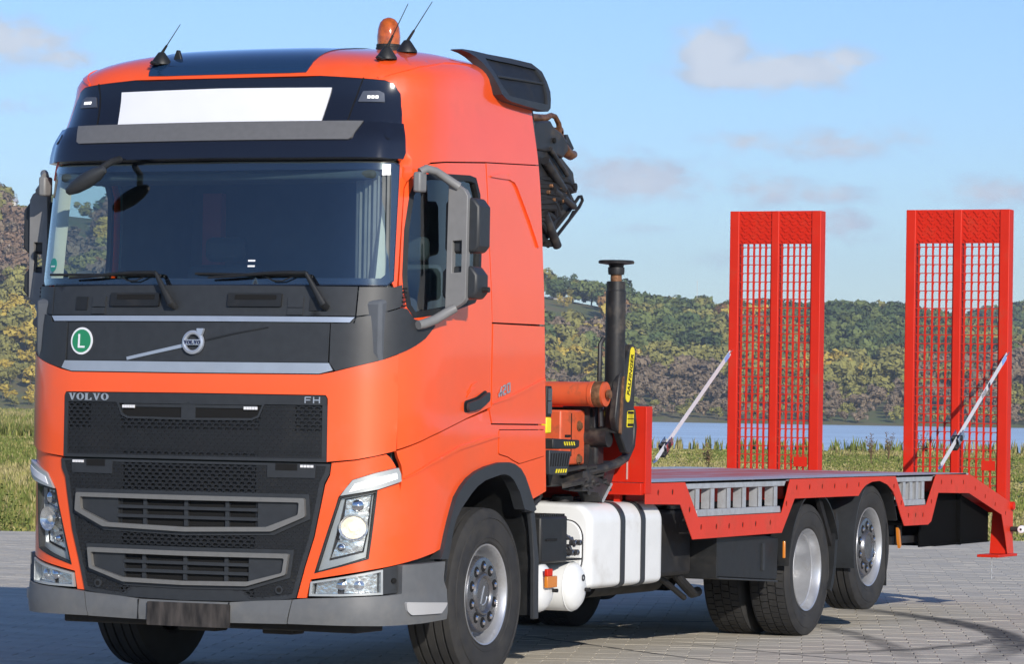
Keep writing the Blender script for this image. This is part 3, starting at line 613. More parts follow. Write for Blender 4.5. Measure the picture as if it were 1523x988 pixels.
for s in (1, -1):
    F = lambda l: [(s*t, v) for t, v in l]
    hl = panel('headlamp', F(HLM), mat('lamp_housing', (.05,.05,.055), .3, metal=.3) if 'lamp_housing' not in MATS else MATS['lamp_housing'], T, off=-.075, thick=.01, step=.06)
    panel('lamp_side', [F(grow(HLM,.003)), F(grow(HLM,-.005))], PLAST2, hl, off=.0, thick=.08, step=.06)
    panel('lamp_bezel', [F(grow(HLM,-.008)), F([(.862,.735),(1.070,.785),(1.096,.90),(1.122,1.112),(.950,1.082),(.925,.97)])], MATS.get('bezel') or mat('bezel', (.50,.52,.52), .3, metal=.5), hl, off=lambda t,v: -.035, thick=.02, step=.04)
    panel('lamp_reflector_top', F([(.945,.985),(1.10,1.005),(1.12,1.105),(.955,1.075)]), LENSW, hl, off=-.062, thick=.01, step=.03)
    panel('lamp_reflector', F([(.915,.86),(1.09,.90),(1.10,.99),(.94,.975)]), LENSW, hl, off=lambda t,v: -.055, thick=.01, step=.03)
    panel('lamp_reflector_low', F([(.868,.750),(1.065,.795),(1.088,.885),(.91,.848)]), LENSW, hl, off=-.060, thick=.01, step=.03)
    cxx, cyy = 1.005, .922; Mx = frame_at(s*cxx, cyy, -.058)
    for nm, pf, mm, sc3 in (('reflector_bowl', [(.046,.070),(.044,.066),(.030,.056),(.018,.042),(.008,.024),(.005,.002)], MATS.get('warm_reflector') or mat('warm_reflector', (.94,.91,.86), .17, metal=.85, noise=.15, nscale=30, bump=.25, bscale=30, bdist=.006), (1.18,1.0,1)), ('bulb', [(.006,.016),(.030,.018),(.040,.012),(.044,.001)], HALO if s > 0 else (MATS.get('bulb_off') or mat('bulb_off', (.75,.68,.58), .12, metal=.3, coat=1)), (1.3,1.2,1))):
        me = G().lathe(pf, (0,0,0), (0,0,1), 28).mesh(nm); me.transform(Mx@Matrix.Diagonal((*sc3,1))); obj(nm, me, hl, mm)
    for a_, b_, r_ in ((1.03,1.045,.035),(.93,.81,.022)):
        me = G().lathe([(0,r_),(.015,r_*.92),(.025,r_*.5),(.028,.001)], (0,0,0), (0,0,1), 20).mesh('side_lens'); me.transform(frame_at(s*a_, b_, -.05)); obj('side_lens', me, hl, CHROME)
    for (p, q) in (((.945,.975),(1.10,1.0)), ((.925,.855),(1.085,.895))): panel('lamp_divider', F(stroke([p, q], .014)), MATS['bezel'], hl, off=-.038, thick=.02, step=.06)
    panel('lamp_glass', F(grow(HLM,-.004)), GLASSL, hl, off=.0, thick=0, step=.05)
    dr = panel('running_lamp', F(DRL), MATS['bezel'], T, off=lambda t,v: .006+.02*max(0,(abs(t)-1.0)/.25), thick=.05, step=.04)
    panel('running_lamp_strip', F(grow([(.975,1.118),(1.06,1.142),(1.14,1.162),(1.245,1.198),(1.238,1.235),(1.12,1.205),(1.005,1.170)],-.004)), LED if s > 0 else WHITE, dr, off=lambda t,v: .010+.02*max(0,(abs(t)-1.0)/.25), thick=.006, step=.05)
    FG = [(.760,.538),(.768,.618),(.98,.655),(1.172,.692),(1.174,.552),(.95,.541)]
    fg = panel('fog_lamp', F(FG), MATS['lamp_housing'], T, off=-.05, thick=.01, step=.06)
    panel('fog_rim', [F(FG), F(grow(FG,-.012))], MATS['bezel'], fg, off=.006, thick=.05, step=.06)
    panel('fog_reflector', F([(.785,.552),(.915,.553),(.925,.636),(.792,.608)]), LENSW, fg, off=-.035, thick=.008, step=.03)
    panel('fog_reflector', F([(.955,.556),(1.155,.565),(1.155,.680),(.965,.644)]), LENSW, fg, off=-.035, thick=.008, step=.03)
    for tx in (.94,1.045):
        me = G().lathe([(0,.030),(.014,.028),(.022,.014),(.024,.001)], (0,0,0), (0,0,1), 20).mesh('fog_bulb'); me.transform(frame_at(s*tx, .602, -.04)); obj('fog_bulb', me, fg, CHROME if tx < 1 else LENSW)
    panel('fog_glass', F(grow(FG,-.008)), GLASSL, fg, off=.002, thick=0, step=.05)
    bx = panel('bumper_blank', F([(1.182,.553),(1.180,.697),(1.272,.714),(1.276,.560)]), PLAST, T, off=-.012, thick=.02, step=.06)
    me = G().cyl((0,0,0),(0,0,.008),.016,n=16).mesh('bolt_hole'); me.transform(frame_at(s*1.247,.628,-.012)); obj('bolt_hole', me, bx, HOLE)
    panel('under_wing', F([(1.28,.55),(1.28,.73),(1.60,.785),(1.68,.80),(1.69,.72)]), PLAST2, T, off=-.05, thick=.02, step=.08)
    # bumper corner with the entry step
    bu = panel('bumper_corner', F(fillet([(.642,.380),(.672,.516),(.74,.523),(1.182,.546),(1.278,.556),(1.279,.716),(1.50,.722),(1.682,.727),(1.665,.64),(1.668,.612),(1.704,.563),(1.698,.398),(1.45,.386),(1.185,.378)], .008)), GRPL, T, off=lambda t,v: .024+.008*math.sin(max(0,min(1,(v-.38)/.15))*math.pi), thick=.06, step=.04)
    panel('entry_step', F(fillet([(1.292,.510),(1.672,.494),(1.655,.470),(1.604,.436),(1.329,.436),(1.30,.46)], .01)), MATS.get('step_grey') or mat('step_grey', (.40,.40,.40), .5, bump=.3, bscale=120, bdist=.003), bu, off=.046, thick=.04, step=.05)
panel('bumper_centre', sym([(0,.372),(.30,.374),(.636,.379),(.666,.515),(.45,.502),(.283,.488),(0,.486)]), GRPL, T, off=lambda t,v: .026+.008*math.sin(max(0,min(1,(v-.38)/.11))*math.pi), thick=.06, step=.04)
for s in (1,-1): panel('bumper_joint', [(s*.290,.376),(s*.294,.376),(s*.292,.488),(s*.288,.488)], HOLE, T, off=.036, thick=.01, step=.05)
panel('number_plate', fillet([(-.225,.345),(.300,.345),(.300,.478),(-.225,.478)], .01), PLATE, T, off=.046, thick=.012, step=.05, label='worn dark unreadable number plate')
g = G().box((.16,-.95,.325),(.5,.95,.40)); g.make('bumper_beam', CHAS, T, bevel=.01); G().box((.35,-.45,.29),(.5,-.25,.36)).make('tow_bracket', CHAS, T, bevel=.01); G().box((.35,.05,.29),(.5,.3,.36)).make('tow_bracket', CHAS, T, bevel=.01)
# number lettering on the locker door
w420 = [[(-.085,-.026),(-.045,.026)],[(-.088,-.01),(-.040,-.01)],[(-.052,-.028),(-.052,.006)],[(-.028,.024),(.004,.024)],[(.004,.024),(.004,0)],[(.004,0),(-.024,0)],[(-.024,0),(-.024,-.026)],[(-.026,-.026),(.008,-.026)],[(.030,-.026),(.030,.024)],[(.028,.024),(.066,.024)],[(.066,.026),(.066,-.026)],[(.068,-.026),(.028,-.026)]]
me = stroke_word(w420, .009, .004).mesh('power_lettering')
for q in me.vertices: q.co.y += q.co.x*.22
obj('power_lettering', on_surf(me, 2.50, 1.715, .006), T, SILV)
# ---- wipers
def wiper(t0, v0, t1, v1, tip):
    P = lambda t, v, o: Vector(S(t, v, o))
    base = P(t1, v1, .045); knee = P(t1-.115, v1+.175, .05)
    ar = G().tube([P(t1+.01,v1-.012,.012), base, base+(knee-base)*.45, knee], [.020,.024,.018,.011], 10).make('wiper_arm', PLAST2, T)
    pts = [P(t1-.115-i*.12, v1+.175-(.004*i)+.006*math.sin(i), .05-.002*i) for i in range(6)]
    G().tube(pts, [.011,.011,.010,.009,.008,.006], 8).make('wiper_link', PLAST2, ar)
    bl = G()
    bl.tube([P(t0+(t1-.10-t0)*k/10, v0+(v1+.170-v0)*k/10-.004, .014) for k in range(11)], .0075, 6).make('wiper_blade', PLAST2, ar)
    G().tube([P(t1-.20,v1+.16,.02),P(t1-.26,v1+.135,.02),P(t1-.32,v1+.135,.02),P(t1-.38,v1+.165,.02)], .004, 6).make('washer_hose', PLAST2, ar)
wiper(-1.033,2.338,-.125,2.160,0); wiper(.0,2.340,.812,2.160,0)
# ---- mirrors (kerb side and far side alike)
for s in (-1, 1):
    Y = lambda a: s*a
    g = G()
    cov = [(1.322,2.885),(1.345,2.880),(1.42,2.835),(1.440,2.80),(1.436,2.220),(1.420,2.195),(1.315,2.13),(1.308,2.16),(1.318,2.80)]
    hole = [(1.348,2.545),(1.408,2.547),(1.407,2.368),(1.348,2.363)]
    if s > 0: f2 = lambda l: [(a, b) for a, b in l]
    else: f2 = lambda l: [(-a, b) for a, b in l]
    mc = G().prism(f2(cov), 'x', .49, .54, holes=[f2(hole)]).make('mirror_bracket', MIRG, T, bevel=.004)
    G().tube([(.31,Y(1.225),2.925),(.34,Y(1.25),2.945),(.40,Y(1.28),2.935),(.46,Y(1.315),2.90),(.50,Y(1.38),2.85)], [.024,.024,.023,.024,.026], 12).make('mirror_arm', MIRG, mc)
    G().tube([(.28,Y(1.245),2.062),(.32,Y(1.262),2.070),(.40,Y(1.29),2.095),(.47,Y(1.335),2.14),(.50,Y(1.37),2.165)], [.026,.027,.027,.027,.025], 12).make('mirror_arm', MIRG, mc)
    G().box((.27,min(Y(1.20),Y(1.248)),2.81),(.36,max(Y(1.20),Y(1.248)),2.925)).make('mirror_mount', MIRG, mc, bevel=.012)
    for (y0, y1, z0, z1) in ((1.285,1.500,2.478,2.792),(1.272,1.492,2.215,2.405)):
        P = [(y0,z0+.02),(y0+.02,z0),(y1-.03,z0+.004),(y1,z0+.04),(y1,z1-.05),(y1-.04,z1),(y0+.03,z1-.005),(y0,z1-.03)]
        hd = G().prism(f2(P), 'x', .52, .68).make('mirror_head', PLAST, mc, bevel=.035)
        G().prism(f2(grow(P,-.02)), 'x', .68, .684).make('mirror_glass', CHROME, hd)
    G().cyl((.60,Y(1.48),2.272),(.60,Y(1.532),2.272),.016).make('mirror_lug', PLAST2, mc)
# front mirror over the far corner, hung from the visor
me = G().lathe([(-.13,.004),(-.12,.030),(-.07,.056),(0,.066),(.07,.056),(.12,.032),(.132,.004)], (0,0,0), (1,0,0), 24).mesh('front_mirror')
me.transform(Matrix.Translation((-.15,.67,2.868))@Matrix.Rotation(math.radians(90),4,'Z')@Matrix.Rotation(math.radians(28),4,'Y')@Matrix.Diagonal((1.12,.8,.72,1)))
fm = obj('front_mirror', me, T, PLAST, 0, 40)
G().tube([(-.13,.60,2.93),(-.06,.56,2.98),(.02,.55,3.00)], .02, 10).make('front_mirror_arm', PLAST2, fm)
# ---- antennas, fin, beacon
def antenna(x, y, z, tip, cable=True, thick=1.0):
    b = G(); b.lathe([(0,.052*thick),(.012,.052*thick),(.05,.030*thick),(.072,.016*thick),(.075,.002)], (x,y,z), (0,0,1), 20); a = b.make('antenna', PLAST2, T, sharp=50)
    q = Vector((x,y,z+.065)); t = Vector(tip); m_ = q+(t-q)*.28
    G().tube([q, m_, m_+(t-m_)*.02, t], [.010,.007,.0032,.0022], 8).make('antenna_rod', PLAST2, a)
    if cable:
        rnd = random.Random(3); P = [Vector((x-.05,y,z-.002))]
        for i in range(10): P.append(P[-1]+Vector((-.018+.02*rnd.random(), rnd.choice((-1,1))*.018, .004*rnd.choice((-1,1)))))
        G().tube(P, .007, 6).make('antenna_cable', PLAST2, a)
antenna(.357,.481,3.574,(.357,.360,3.806),thick=1.15); antenna(.494,-.913,3.584,(.494,-1.044,3.900),thick=1.15); antenna(.838,-.873,3.656,(.838,-1.031,3.948), False, 1.15)
G().prism([(-.030,-.01),(.030,-.01),(.020,.03),(.008,.062),(-.008,.062),(-.022,.02)], 'x', -.012, .012).make('roof_fin', PLAST2, T, bevel=.004).location = (.413,.400,3.600)
be = G().lathe([(0,.075),(.03,.076),(.034,.072)], (1.15,-.60,3.690), (0,0,1), 32).lathe([(.034,.072),(.05,.073)], (1.15,-.60,3.690), (0,0,1), 32).make('beacon_base', PLAST2, T)
G().lathe([(.04,.068),(.085,.070),(.135,.064),(.168,.054),(.190,.036),(.200,.012),(.201,.001)], (1.15,-.60,3.700), (0,0,1), 32).make('beacon', ORGLENS, T, label='orange beacon dome on the cab roof')
G().lathe([(.07,.02),(.095,.034),(.12,.034),(.15,.015)], (1.15,-.60,3.700), (0,0,1), 20).make('beacon_reflector', AMB, be)
# ---- cab interior
rear = [Vector(S(t, v, -.03)) for t, v in ((TMAX,1.25),(TMAX,2.4),(TMAX,3.05),(TMAX,3.4),(TMAX,3.6),(TMAX,3.8))]
ring = [(p.y, p.z) for p in rear]+[(0,3.70)]+[(-p.y, p.z) for p in reversed(rear)]
G().prism(ring, 'x', 1.985, 2.02).make('cab_back_wall', INTD, T)
G().prism([(-1.15,1.3),(1.15,1.3),(1.15,3.3),(-1.15,3.3)], 'x', 1.94, 1.95).make('interior_lining', INTD, T)
G().box((.3,-1.15,1.28),(1.95,1.15,1.34)).make('cab_floor', INTD, T)
g = G(); g.prism([(.06,2.19),(.30,2.235),(.52,2.22),(.60,2.10),(.60,1.5),(.25,1.5),(.06,1.9)], 'y', -1.12, 1.12); g.make('dashboard', INT, T, bevel=.02)
G().box((.14,-1.02,2.88),(.55,1.02,2.93)).make('header_shelf', INTD, T, bevel=.02)
for y in (-.62,.62):
    se = G().box((.95,y-.25,1.70),(1.45,y+.25,1.88)).make('cab_seat', INTD, T, bevel=.05)
    G().box((1.35,y-.24,1.85),(1.50,y+.24,2.45)).make('seat_back', INTD, se, bevel=.05)
    G().box((1.38,y-.13,2.47),(1.48,y+.13,2.62)).make('head_rest', INTD, se, bevel=.04)
me = G().lathe([(math.cos(a*math.pi/6)*.014, .225+math.sin(a*math.pi/6)*.014) for a in range(12)], (0,0,0), (0,0,1), 40, closed=True).box((-.20,-.02,-.01),(.20,.02,.01)).mesh('steering_wheel')
me.transform(Matrix.Translation((.62,-.62,2.20))@Matrix.Rotation(math.radians(-32),4,'Y')); obj('steering_wheel', me, T, INT)
for s in (-1, 1):
    panel('pillar_trim', [(s*1.085,2.300),(s*1.187,2.300),(s*1.187,2.950),(s*1.11,2.950)], BEIGE, T, off=-.016, thick=.075, step=.08, label='beige inner pillar trim')
# gathered curtain inside the near corner
g = G(); P = []
for i in range(40):
    P.append((.16+.004*i+.012*math.sin(i*1.9), -1.12+.0075*i+.018*math.sin(i*1.25)))
g.prism(P+[(x+.006, y+.004) for x, y in reversed(P)], 'z', 2.26, 2.90); g.make('gathered_curtain', CURT, T, sharp=80)
G().box((1.60,.75,1.9),(1.66,.88,2.9)).make('belt_strap', mat('belt_red', (.24,.05,.05), .7), T, label='red strip beside the far window')
G().tube([(.45,1.10,2.25),(.50,1.10,2.36),(.62,1.10,2.37),(.78,1.10,2.28),(.86,1.10,2.20)], .018, 8).make('grab_handle', INT, T)
# ------------------------------------------------------------------ wheels
def tyre_prof(R, wd, groove=True):
    h = wd/2; r0 = .292; p = [(-h*.80, r0), (-h*.93, r0+.02), (-h*1.0, r0+(R-r0)*.30), (-h*1.02, r0+(R-r0)*.52), (-h*.99, r0+(R-r0)*.74), (-h*.95, R-.035), (-h*.91, R-.016), (-h*.86, R-.008)]
    q = []
    if groove:
        for gx in (-.56,-.19,.19,.56):
            c = gx*h; q += [(c-.0075, R), (c-.0055, R-.014), (c+.0055, R-.014), (c+.0075, R)]
        q = [(-h*.84, R-.004)]+q+[(h*.84, R-.004)]
    else: q = [(-h*.84, R-.012), (h*.84, R-.012)]
    return p+q+[(-a, b) for a, b in reversed(p)]
def wheel(x, yo, z, R, wd, kind, s, dual=False):
    # yo: outer face, s: -1 kerb side, +1 far side; axis points outward
    ax = (0, s, 0); c = Vector((x, yo-s*wd/2*1.02, z)); hl_ = wd/2
    w = G().lathe(tyre_prof(R, wd, kind != 'drive'), c, ax, 96).make('wheel', TIREM, T, sharp=28)
    # raised lines on the side wall
    for rr in (R-.06, .335): G().lathe([(hl_*.985 if rr > .4 else hl_*.955, rr-.004), (hl_*1.025 if rr > .4 else hl_*.985, rr), (hl_*.985 if rr > .4 else hl_*.955, rr+.004)], c, ax, 96).make('tyre_ridge', TIREM, w, sharp=60)
    if kind == 'drive':
        g = G(); n = 56; a = Vector((1,0,0)); b = Vector((0,0,1))
        for i in range(n):
            for k in range(4):
                y0 = -hl_*.84+k*hl_*.42+.004; y1 = y0+hl_*.42-.008; t0 = 2*math.pi*(i+(.35 if k % 2 else 0))/n; t1 = t0+2*math.pi/n*.84; sk = .10*math.pi/n*(1 if k < 2 else -1)
                vs = []
                for r in (R-.014, R):
                    for (yy, tt) in ((y0,t0+sk),(y1,t0-sk),(y1,t1-sk),(y0,t1+sk)):
                        rr = r-(.006 if abs(yy) > hl_*.7 and r == R else 0); vs.append(c+Vector((0,s*yy,0))+(a*math.cos(tt)+b*math.sin(tt))*rr)
                g.add(vs, [(4,5,6,7),(0,1,5,4),(1,2,6,5),(2,3,7,6),(3,0,4,7)])
        g.make('tread_block', TIREM, w, sharp=20, kind='stuff')
    o = hl_*.80
    if kind in ('front', 'tag'):
        prof = [(o-.02,.286),(o+.012,.2985),(o+.018,.2965),(o+.014,.289),(o-.004,.281),(o-.030,.274),(o-.075,.268),(o-.115,.262),(o-.128,.245),(o-.110,.225),(o-.050,.225)]
        r = G().lathe(prof, c, ax, 72).make('rim', RIM, w)
        disc = [(o-.052,.226),(o-.018,.222),(o-.006,.216),(o-.003,.208),(o-.005,.135),(o-.012,.128)]
        G().lathe(disc, c, ax, 72).make('wheel_disc', HUBM, w)
        hub = [(o-.014,.129),(o+.004,.122),(o+.010,.112),(o+.006,.104),(o-.006,.096),(o-.008,.002)] if kind == 'front' else [(o-.014,.129),(o+.008,.122),(o+.018,.112),(o+.014,.096),(o+.008,.090),(o+.008,.002)]
        h = G().lathe(hub, c, ax, 48).make('hub', HUBM, w)
        for k in range(10):
            an = 2*math.pi*(k+.5)/10; p = c+Vector((math.cos(an)*.166, s*(o-.004), math.sin(an)*.166)); d = Vector((0,s,0))
            G().lathe([(-.002,.033),(.0015,.0325),(.002,.018)], p, d, 20).make('nut_seat', HOLE, w)
            G().lathe([(0,.0175),(.008,.017),(.012,.013),(.014,.009),(.015,.001)], p, d, 6).make('wheel_nut', CHROME, w, sharp=25)
        for k in range(10):   # hand holes at the rim's foot
            an = 2*math.pi*k/10; p = c+Vector((math.cos(an)*.236, s*(o-.121), math.sin(an)*.236)); me = G().lathe([(.0,.020),(.006,.019),(.0062,.001)], (0,0,0), (0,s,0), 16).mesh('hand_hole'); me.transform(Matrix.Translation(p)); obj('hand_hole', me, w, HOLE)
        if kind == 'front':   # worn print on the cap: a slanted stroke and an arc
            g = G(); q = c+Vector((0,s*(o-.006),0)); g.beam(q+Vector((-.028,0,-.055)), q+Vector((.022,0,.048)), .008, .004, up=(0,1,0)); g.tube([q+Vector((math.cos(t/8)*.058,0,math.sin(t/8)*.062)) for t in range(-13,-1)], .004, 6); g.make('hub_print', SILV, w)
    else:
        prof = [(o-.02,.286),(o+.012,.2985),(o+.018,.2965),(o+.014,.289),(o-.006,.281),(o-.045,.274),(o-.048,.262),(o-.16,.256),(o-.20,.250),(o-.245,.242),(o-.262,.225),(o-.268,.150),(o-.258,.12)]
        G().lathe(prof, c, ax, 72).make('rim', RIM, w)
        G().lathe([(o-.258,.121),(o-.20,.112),(o-.19,.095),(o-.188,.002)], c, ax, 40).make('hub', HUBM, w)
        for k in range(10):
            an = 2*math.pi*(k+.5)/10; p = c+Vector((math.cos(an)*.17, s*(o-.266), math.sin(an)*.17)); G().lathe([(0,.017),(.03,.016),(.031,.001)], p, ax, 6).make('wheel_nut', HUBM, w, sharp=25)
        if dual:
            c2 = c-Vector((0, s*(wd+.052), 0)); w2 = G().lathe(tyre_prof(R, wd, False), c2, ax, 96).make('wheel', TIREM, T, sharp=28)
            g2 = G()
            for v in g.v: g2.v.append((v[0], v[1]-s*(wd+.052), v[2]))
            g2.f = list(g.f); g2.make('tread_block', TIREM, w2, sharp=20, kind='stuff')
            G().lathe([(-.1,.28),(.1,.28),(.1,.2),(.1,.002)], c2, ax, 32).make('rim', CHAS, w2)
    return w
X1, X2, X3 = 1.38, 6.903, 8.276
for s in (-1, 1):
    wheel(X1, s*1.205, .507, .510, .315, 'front', s)
    wheel(X2, s*1.215, .475, .480, .300, 'drive', s, True)
    wheel(X3, s*1.215, .604, .476, .300, 'tag', s)
for x, z in ((X1,.50),(X2,.475),(X3,.60)): G().cyl((x,-1.0,z),(x,1.0,z),.075,n=16).lathe([(-.2,.10),(-.12,.19),(.12,.19),(.2,.10)], (x,0,z), (0,1,0), 20).make('axle', CHAS, T)
# ------------------------------------------------------------------ chassis
for s in (-1, 1):
    G().beam((.35,s*.42,.82),(11.2,s*.42,.82),.09,.27).make('frame_rail', CHAS, T, bevel=.01)
g = G()
for x in (.6,2.4,3.6,4.8,5.9,7.6,9.2,10.6): g.beam((x,-.42,.82),(x,.42,.82),.08,.18)
g.make('cross_member', CHAS, T)
g = G(); g.box((.55,-.42,.75),(1.75,.42,1.25)); g.box((1.7,-.30,.55),(2.7,.30,.95)); g.cyl((2.7,0,.72),(6.8,0,.56),.055,n=14); g.box((3.1,.5,.42),(4.3,1.15,.98)); g.cyl((2.3,.75,.5),(2.9,.75,.5),.15)
g.make('drive_line', CHAS, T, bevel=.02)
g = G(); g.box((4.25,-1.05,.50),(5.0,-.5,.95)); g.make('under_deck_box', CHAS, T, bevel=.03); g = G(); g.box((5.05,-1.0,.55),(5.7,-.52,.95)); g.make('under_deck_box', CHAS, T, bevel=.03); G().cyl((4.3,-.55,.45),(5.5,-.55,.45),.10).make('under_deck_tube', CHAS, T); G().box((4.2,.5,.46),(5.6,1.1,.95)).make('under_deck_box', CHAS, T, bevel=.03)
g = G(); g.tube([(4.75,-.95,.62),(4.95,-.98,.47),(5.25,-.96,.36),(5.5,-.9,.36)], .035, 10); g.tube([(4.6,-.9,.55),(4.9,-.94,.42),(5.2,-.92,.33)], .02, 8); g.make('brake_pipe', CHAS, T)
# front wheel housings and rear flap
for s in (-1, 1):
    a0, a1 = math.radians(-10), math.radians(172); P = []; R_ = .66
    for k in range(15):
        a = a0+(a1-a0)*k/14; P.append((X1+.0+R_*math.cos(a)*.93, .50+R_*math.sin(a)*1.12))
    P2 = [(X1+(x-X1)*.97, .5+(z-.5)*.97) for x, z in P]
    G().prism(P+P2[::-1], 'y', min(s*1.20,s*.75), max(s*1.20,s*.75)).make('wheel_housing', PLAST2, T)
    G().prism([(X1+(x-X1)*1.0, z) for x, z in P], 'y', min(s*.76,s*.72), max(s*.76,s*.72)).make('wheel_housing_wall', PLAST2, T)
    G().prism([(1.735,1.020),(1.80,1.060),(1.905,1.020),(1.945,.86),(1.985,.70),(1.992,.34),(1.925,.34),(1.915,.70),(1.88,.88),(1.845,.985),(1.775,.985)], 'y', min(s*1.225,s*1.255), max(s*1.225,s*1.255)).make('rear_mudguard_edge', PLAST, T, bevel=.006)
    G().prism([(1.90,1.0),(1.955,.80),(1.975,.6),(1.980,.36),(1.965,.36),(1.955,.6),(1.93,.80),(1.88,.98)], 'y', min(s*1.23,s*.86), max(s*1.23,s*.86)).make('rear_mudguard', PLAST2, T)
    G().box((1.930,min(s*1.10,s*.92),.30),(1.945,max(s*1.10,s*.92),.92)).make('mud_flap', PLAST2, T)
    for k in range(3): G().beam((2.02,s*1.19,1.03+k*.0),(2.10+.05*k,s*1.15,1.06),.03,.03).make('bracket', CHAS, T)
# ------------------------------------------------------------------ fuel tank, air tanks, battery box
tk = fillet([(-1.222,.50),(-1.222,.935),(-1.16,1.012),(-.62,1.030),(-.55,1.0),(-.55,.50),(-.60,.478),(-1.17,.478)], [.05,.08,.06,.05,.05,.05,.05,.05], 6)
ft = G()
def tank_body(g, x0, x1, sec, r):
    k = len(sec); cy = sum(p[0] for p in sec)/k; cz = sum(p[1] for p in sec)/k; rings = [(x0, .90), (x0+.004, .945), (x0+.016, .975), (x0+.04, .995), (x0+.07, 1), (x1-.07, 1), (x1-.04, .995), (x1-.016, .975), (x1-.004, .945), (x1, .90)]
    vs = [(x, cy+(p[0]-cy)*f, cz+(p[1]-cz)*f) for x, f in rings for p in sec]; fs = []
    for i in range(len(rings)-1):
        for j in range(k): fs.append((i*k+j, i*k+(j+1)%k, (i+1)*k+(j+1)%k, (i+1)*k+j))
    fs += [tuple(range(k))[::-1], tuple((len(rings)-1)*k+j for j in range(k))]; g.add(vs, fs); return g
ft = tank_body(ft, 2.845, 4.060, tk, 0).make('fuel_tank', TANKW, T, sharp=50)
e_ = [(-1.13,.56),(-1.17,.64),(-1.17,.84),(-1.12,.905),(-.95,.925),(-.66,.925),(-.64,.56)]
G().prism(fillet(e_, .05), 'x', 2.828, 2.85).make('tank_end_panel', TANKW, ft, bevel=.01); G().prism(fillet(grow(e_,.006), .05), 'x', 2.834, 2.85).make('panel_seam', HUBM, ft)
for x in (3.36, 3.70):
    sec = [(-1.2265+(p[0]+1.222)*1.0-(.004 if p[0] < -.9 else 0), .5+(p[1]-.5)*1.0+(.007 if p[1] > .7 else -.006)) for p in tk]
    inner = grow(sec, -.012); G().prism(sec, 'x', x-.032, x+.032, holes=[inner]).make('tank_strap', PLAST, ft)
G().lathe([(-.02,.07),(.035,.068),(.045,.05),(.047,.001)], (3.07,-.93,1.02), (0,0,1), 24).make('filler_cap', CHAS, ft)
G().tube([(3.2,-.95,1.04),(3.5,-.97,1.05),(3.75,-.93,1.04)], .012, 6).make('tank_hose', CHAS, ft)
g = G().tube([(2.5,-.98,1.06),(2.7,-.92,1.09),(2.9,-.85,1.06),(3.0,-.7,1.05)], .02, 8); g.box((2.2,-1.0,1.0),(2.35,-.8,1.07)); g.box((2.42,-.9,1.02),(2.5,-.7,1.10)); g.make('pipe_work', CHAS, T)
bb = G().box((2.10,-1.215,.665),(2.505,-.60,.950)).make('battery_box', PLAST2, T, bevel=.015)
g = G()
for k in range(12): g.box((2.11+k*.033,-1.2,.948),(2.125+k*.033,-.65,.962))
g.make('box_rib', PLAST2, bb); G().box((2.17,-1.222,.80),(2.33,-1.213,.815)).make('box_latch', HOLE, bb)
def air_tank(x0, x1, y, z, r):
    L_ = x1-x0; p = [(0,.001),(.004,r*.45),(.02,r*.78),(.045,r*.96),(.065,r),(L_-.065,r),(L_-.045,r*.96),(L_-.02,r*.78),(L_-.004,r*.45),(L_,.001)]
    a = G().lathe(p, (x0,y,z), (1,0,0), 32).make('air_tank', TANKW, T)
    for q in (.066, L_-.066): G().lathe([(-.004,r-.001),(0,r+.003),(.004,r-.001)], (x0+q,y,z), (1,0,0), 32).make('tank_seam', TANKW, a)
    return a
at = None
def air_tank_y(x, y0, y1, z, r):
    L_ = y1-y0; p = [(0,.001),(.004,r*.45),(.02,r*.78),(.045,r*.96),(.065,r),(L_-.065,r),(L_-.045,r*.96),(L_-.02,r*.78),(L_-.004,r*.45),(L_,.001)]
    a = G().lathe(p, (x,y0,z), (0,1,0), 36).make('air_tank', TANKW, T)
    for q in (.066, L_-.066): G().lathe([(-.004,r-.001),(0,r+.003),(.004,r-.001)], (x,y0+q,z), (0,1,0), 36).make('tank_seam', TANKW, a)
    G().cyl((x+.06,y0-.03,z-.02),(x+.06,y0+.04,z-.02),.012).make('tank_valve', CHAS, a)
    g = G(); g.lathe([(0,.011),(.003,.014),(.003,.020),(0,.022)], (x+.02,y0-.002,z+.055), (0,-1,0), 16); g.make('tank_plug', CHAS, a)
    return a
air_tank_y(2.69,-1.235,-.45,.507,.153); air_tank_y(2.19,-1.235,-.45,.520,.150)
G().box((2.10,-1.262,.520),(2.25,-1.24,.590)).make('side_reflector', AMB, T, bevel=.004); G().box((2.10,-1.262,.592),(2.18,-1.24,.635)).make('side_reflector', RED, T, bevel=.004)
g = G()
rnd = random.Random(5)
for k in range(9): x = 2.56+rnd.random()*.10; z = .72+rnd.random()*.10; g.tube([(x,-.90,z),(x+.03,-1.10-.08*rnd.random(),z+.02),(x+.08*rnd.random(),-1.19,z-.03)], .010, 6)
for k in range(4): g.lathe([(0,.018),(.04,.018),(.045,.01)], (2.56+.04*k,-1.19,.72+.06*(k%2)), (0,-1,0), 8)
g.make('valve_cluster', HUBM, T, sharp=30)
G().box((2.50,-1.2,.670),(2.76,-.8,.682)).make('valve_bracket', CHAS, T)
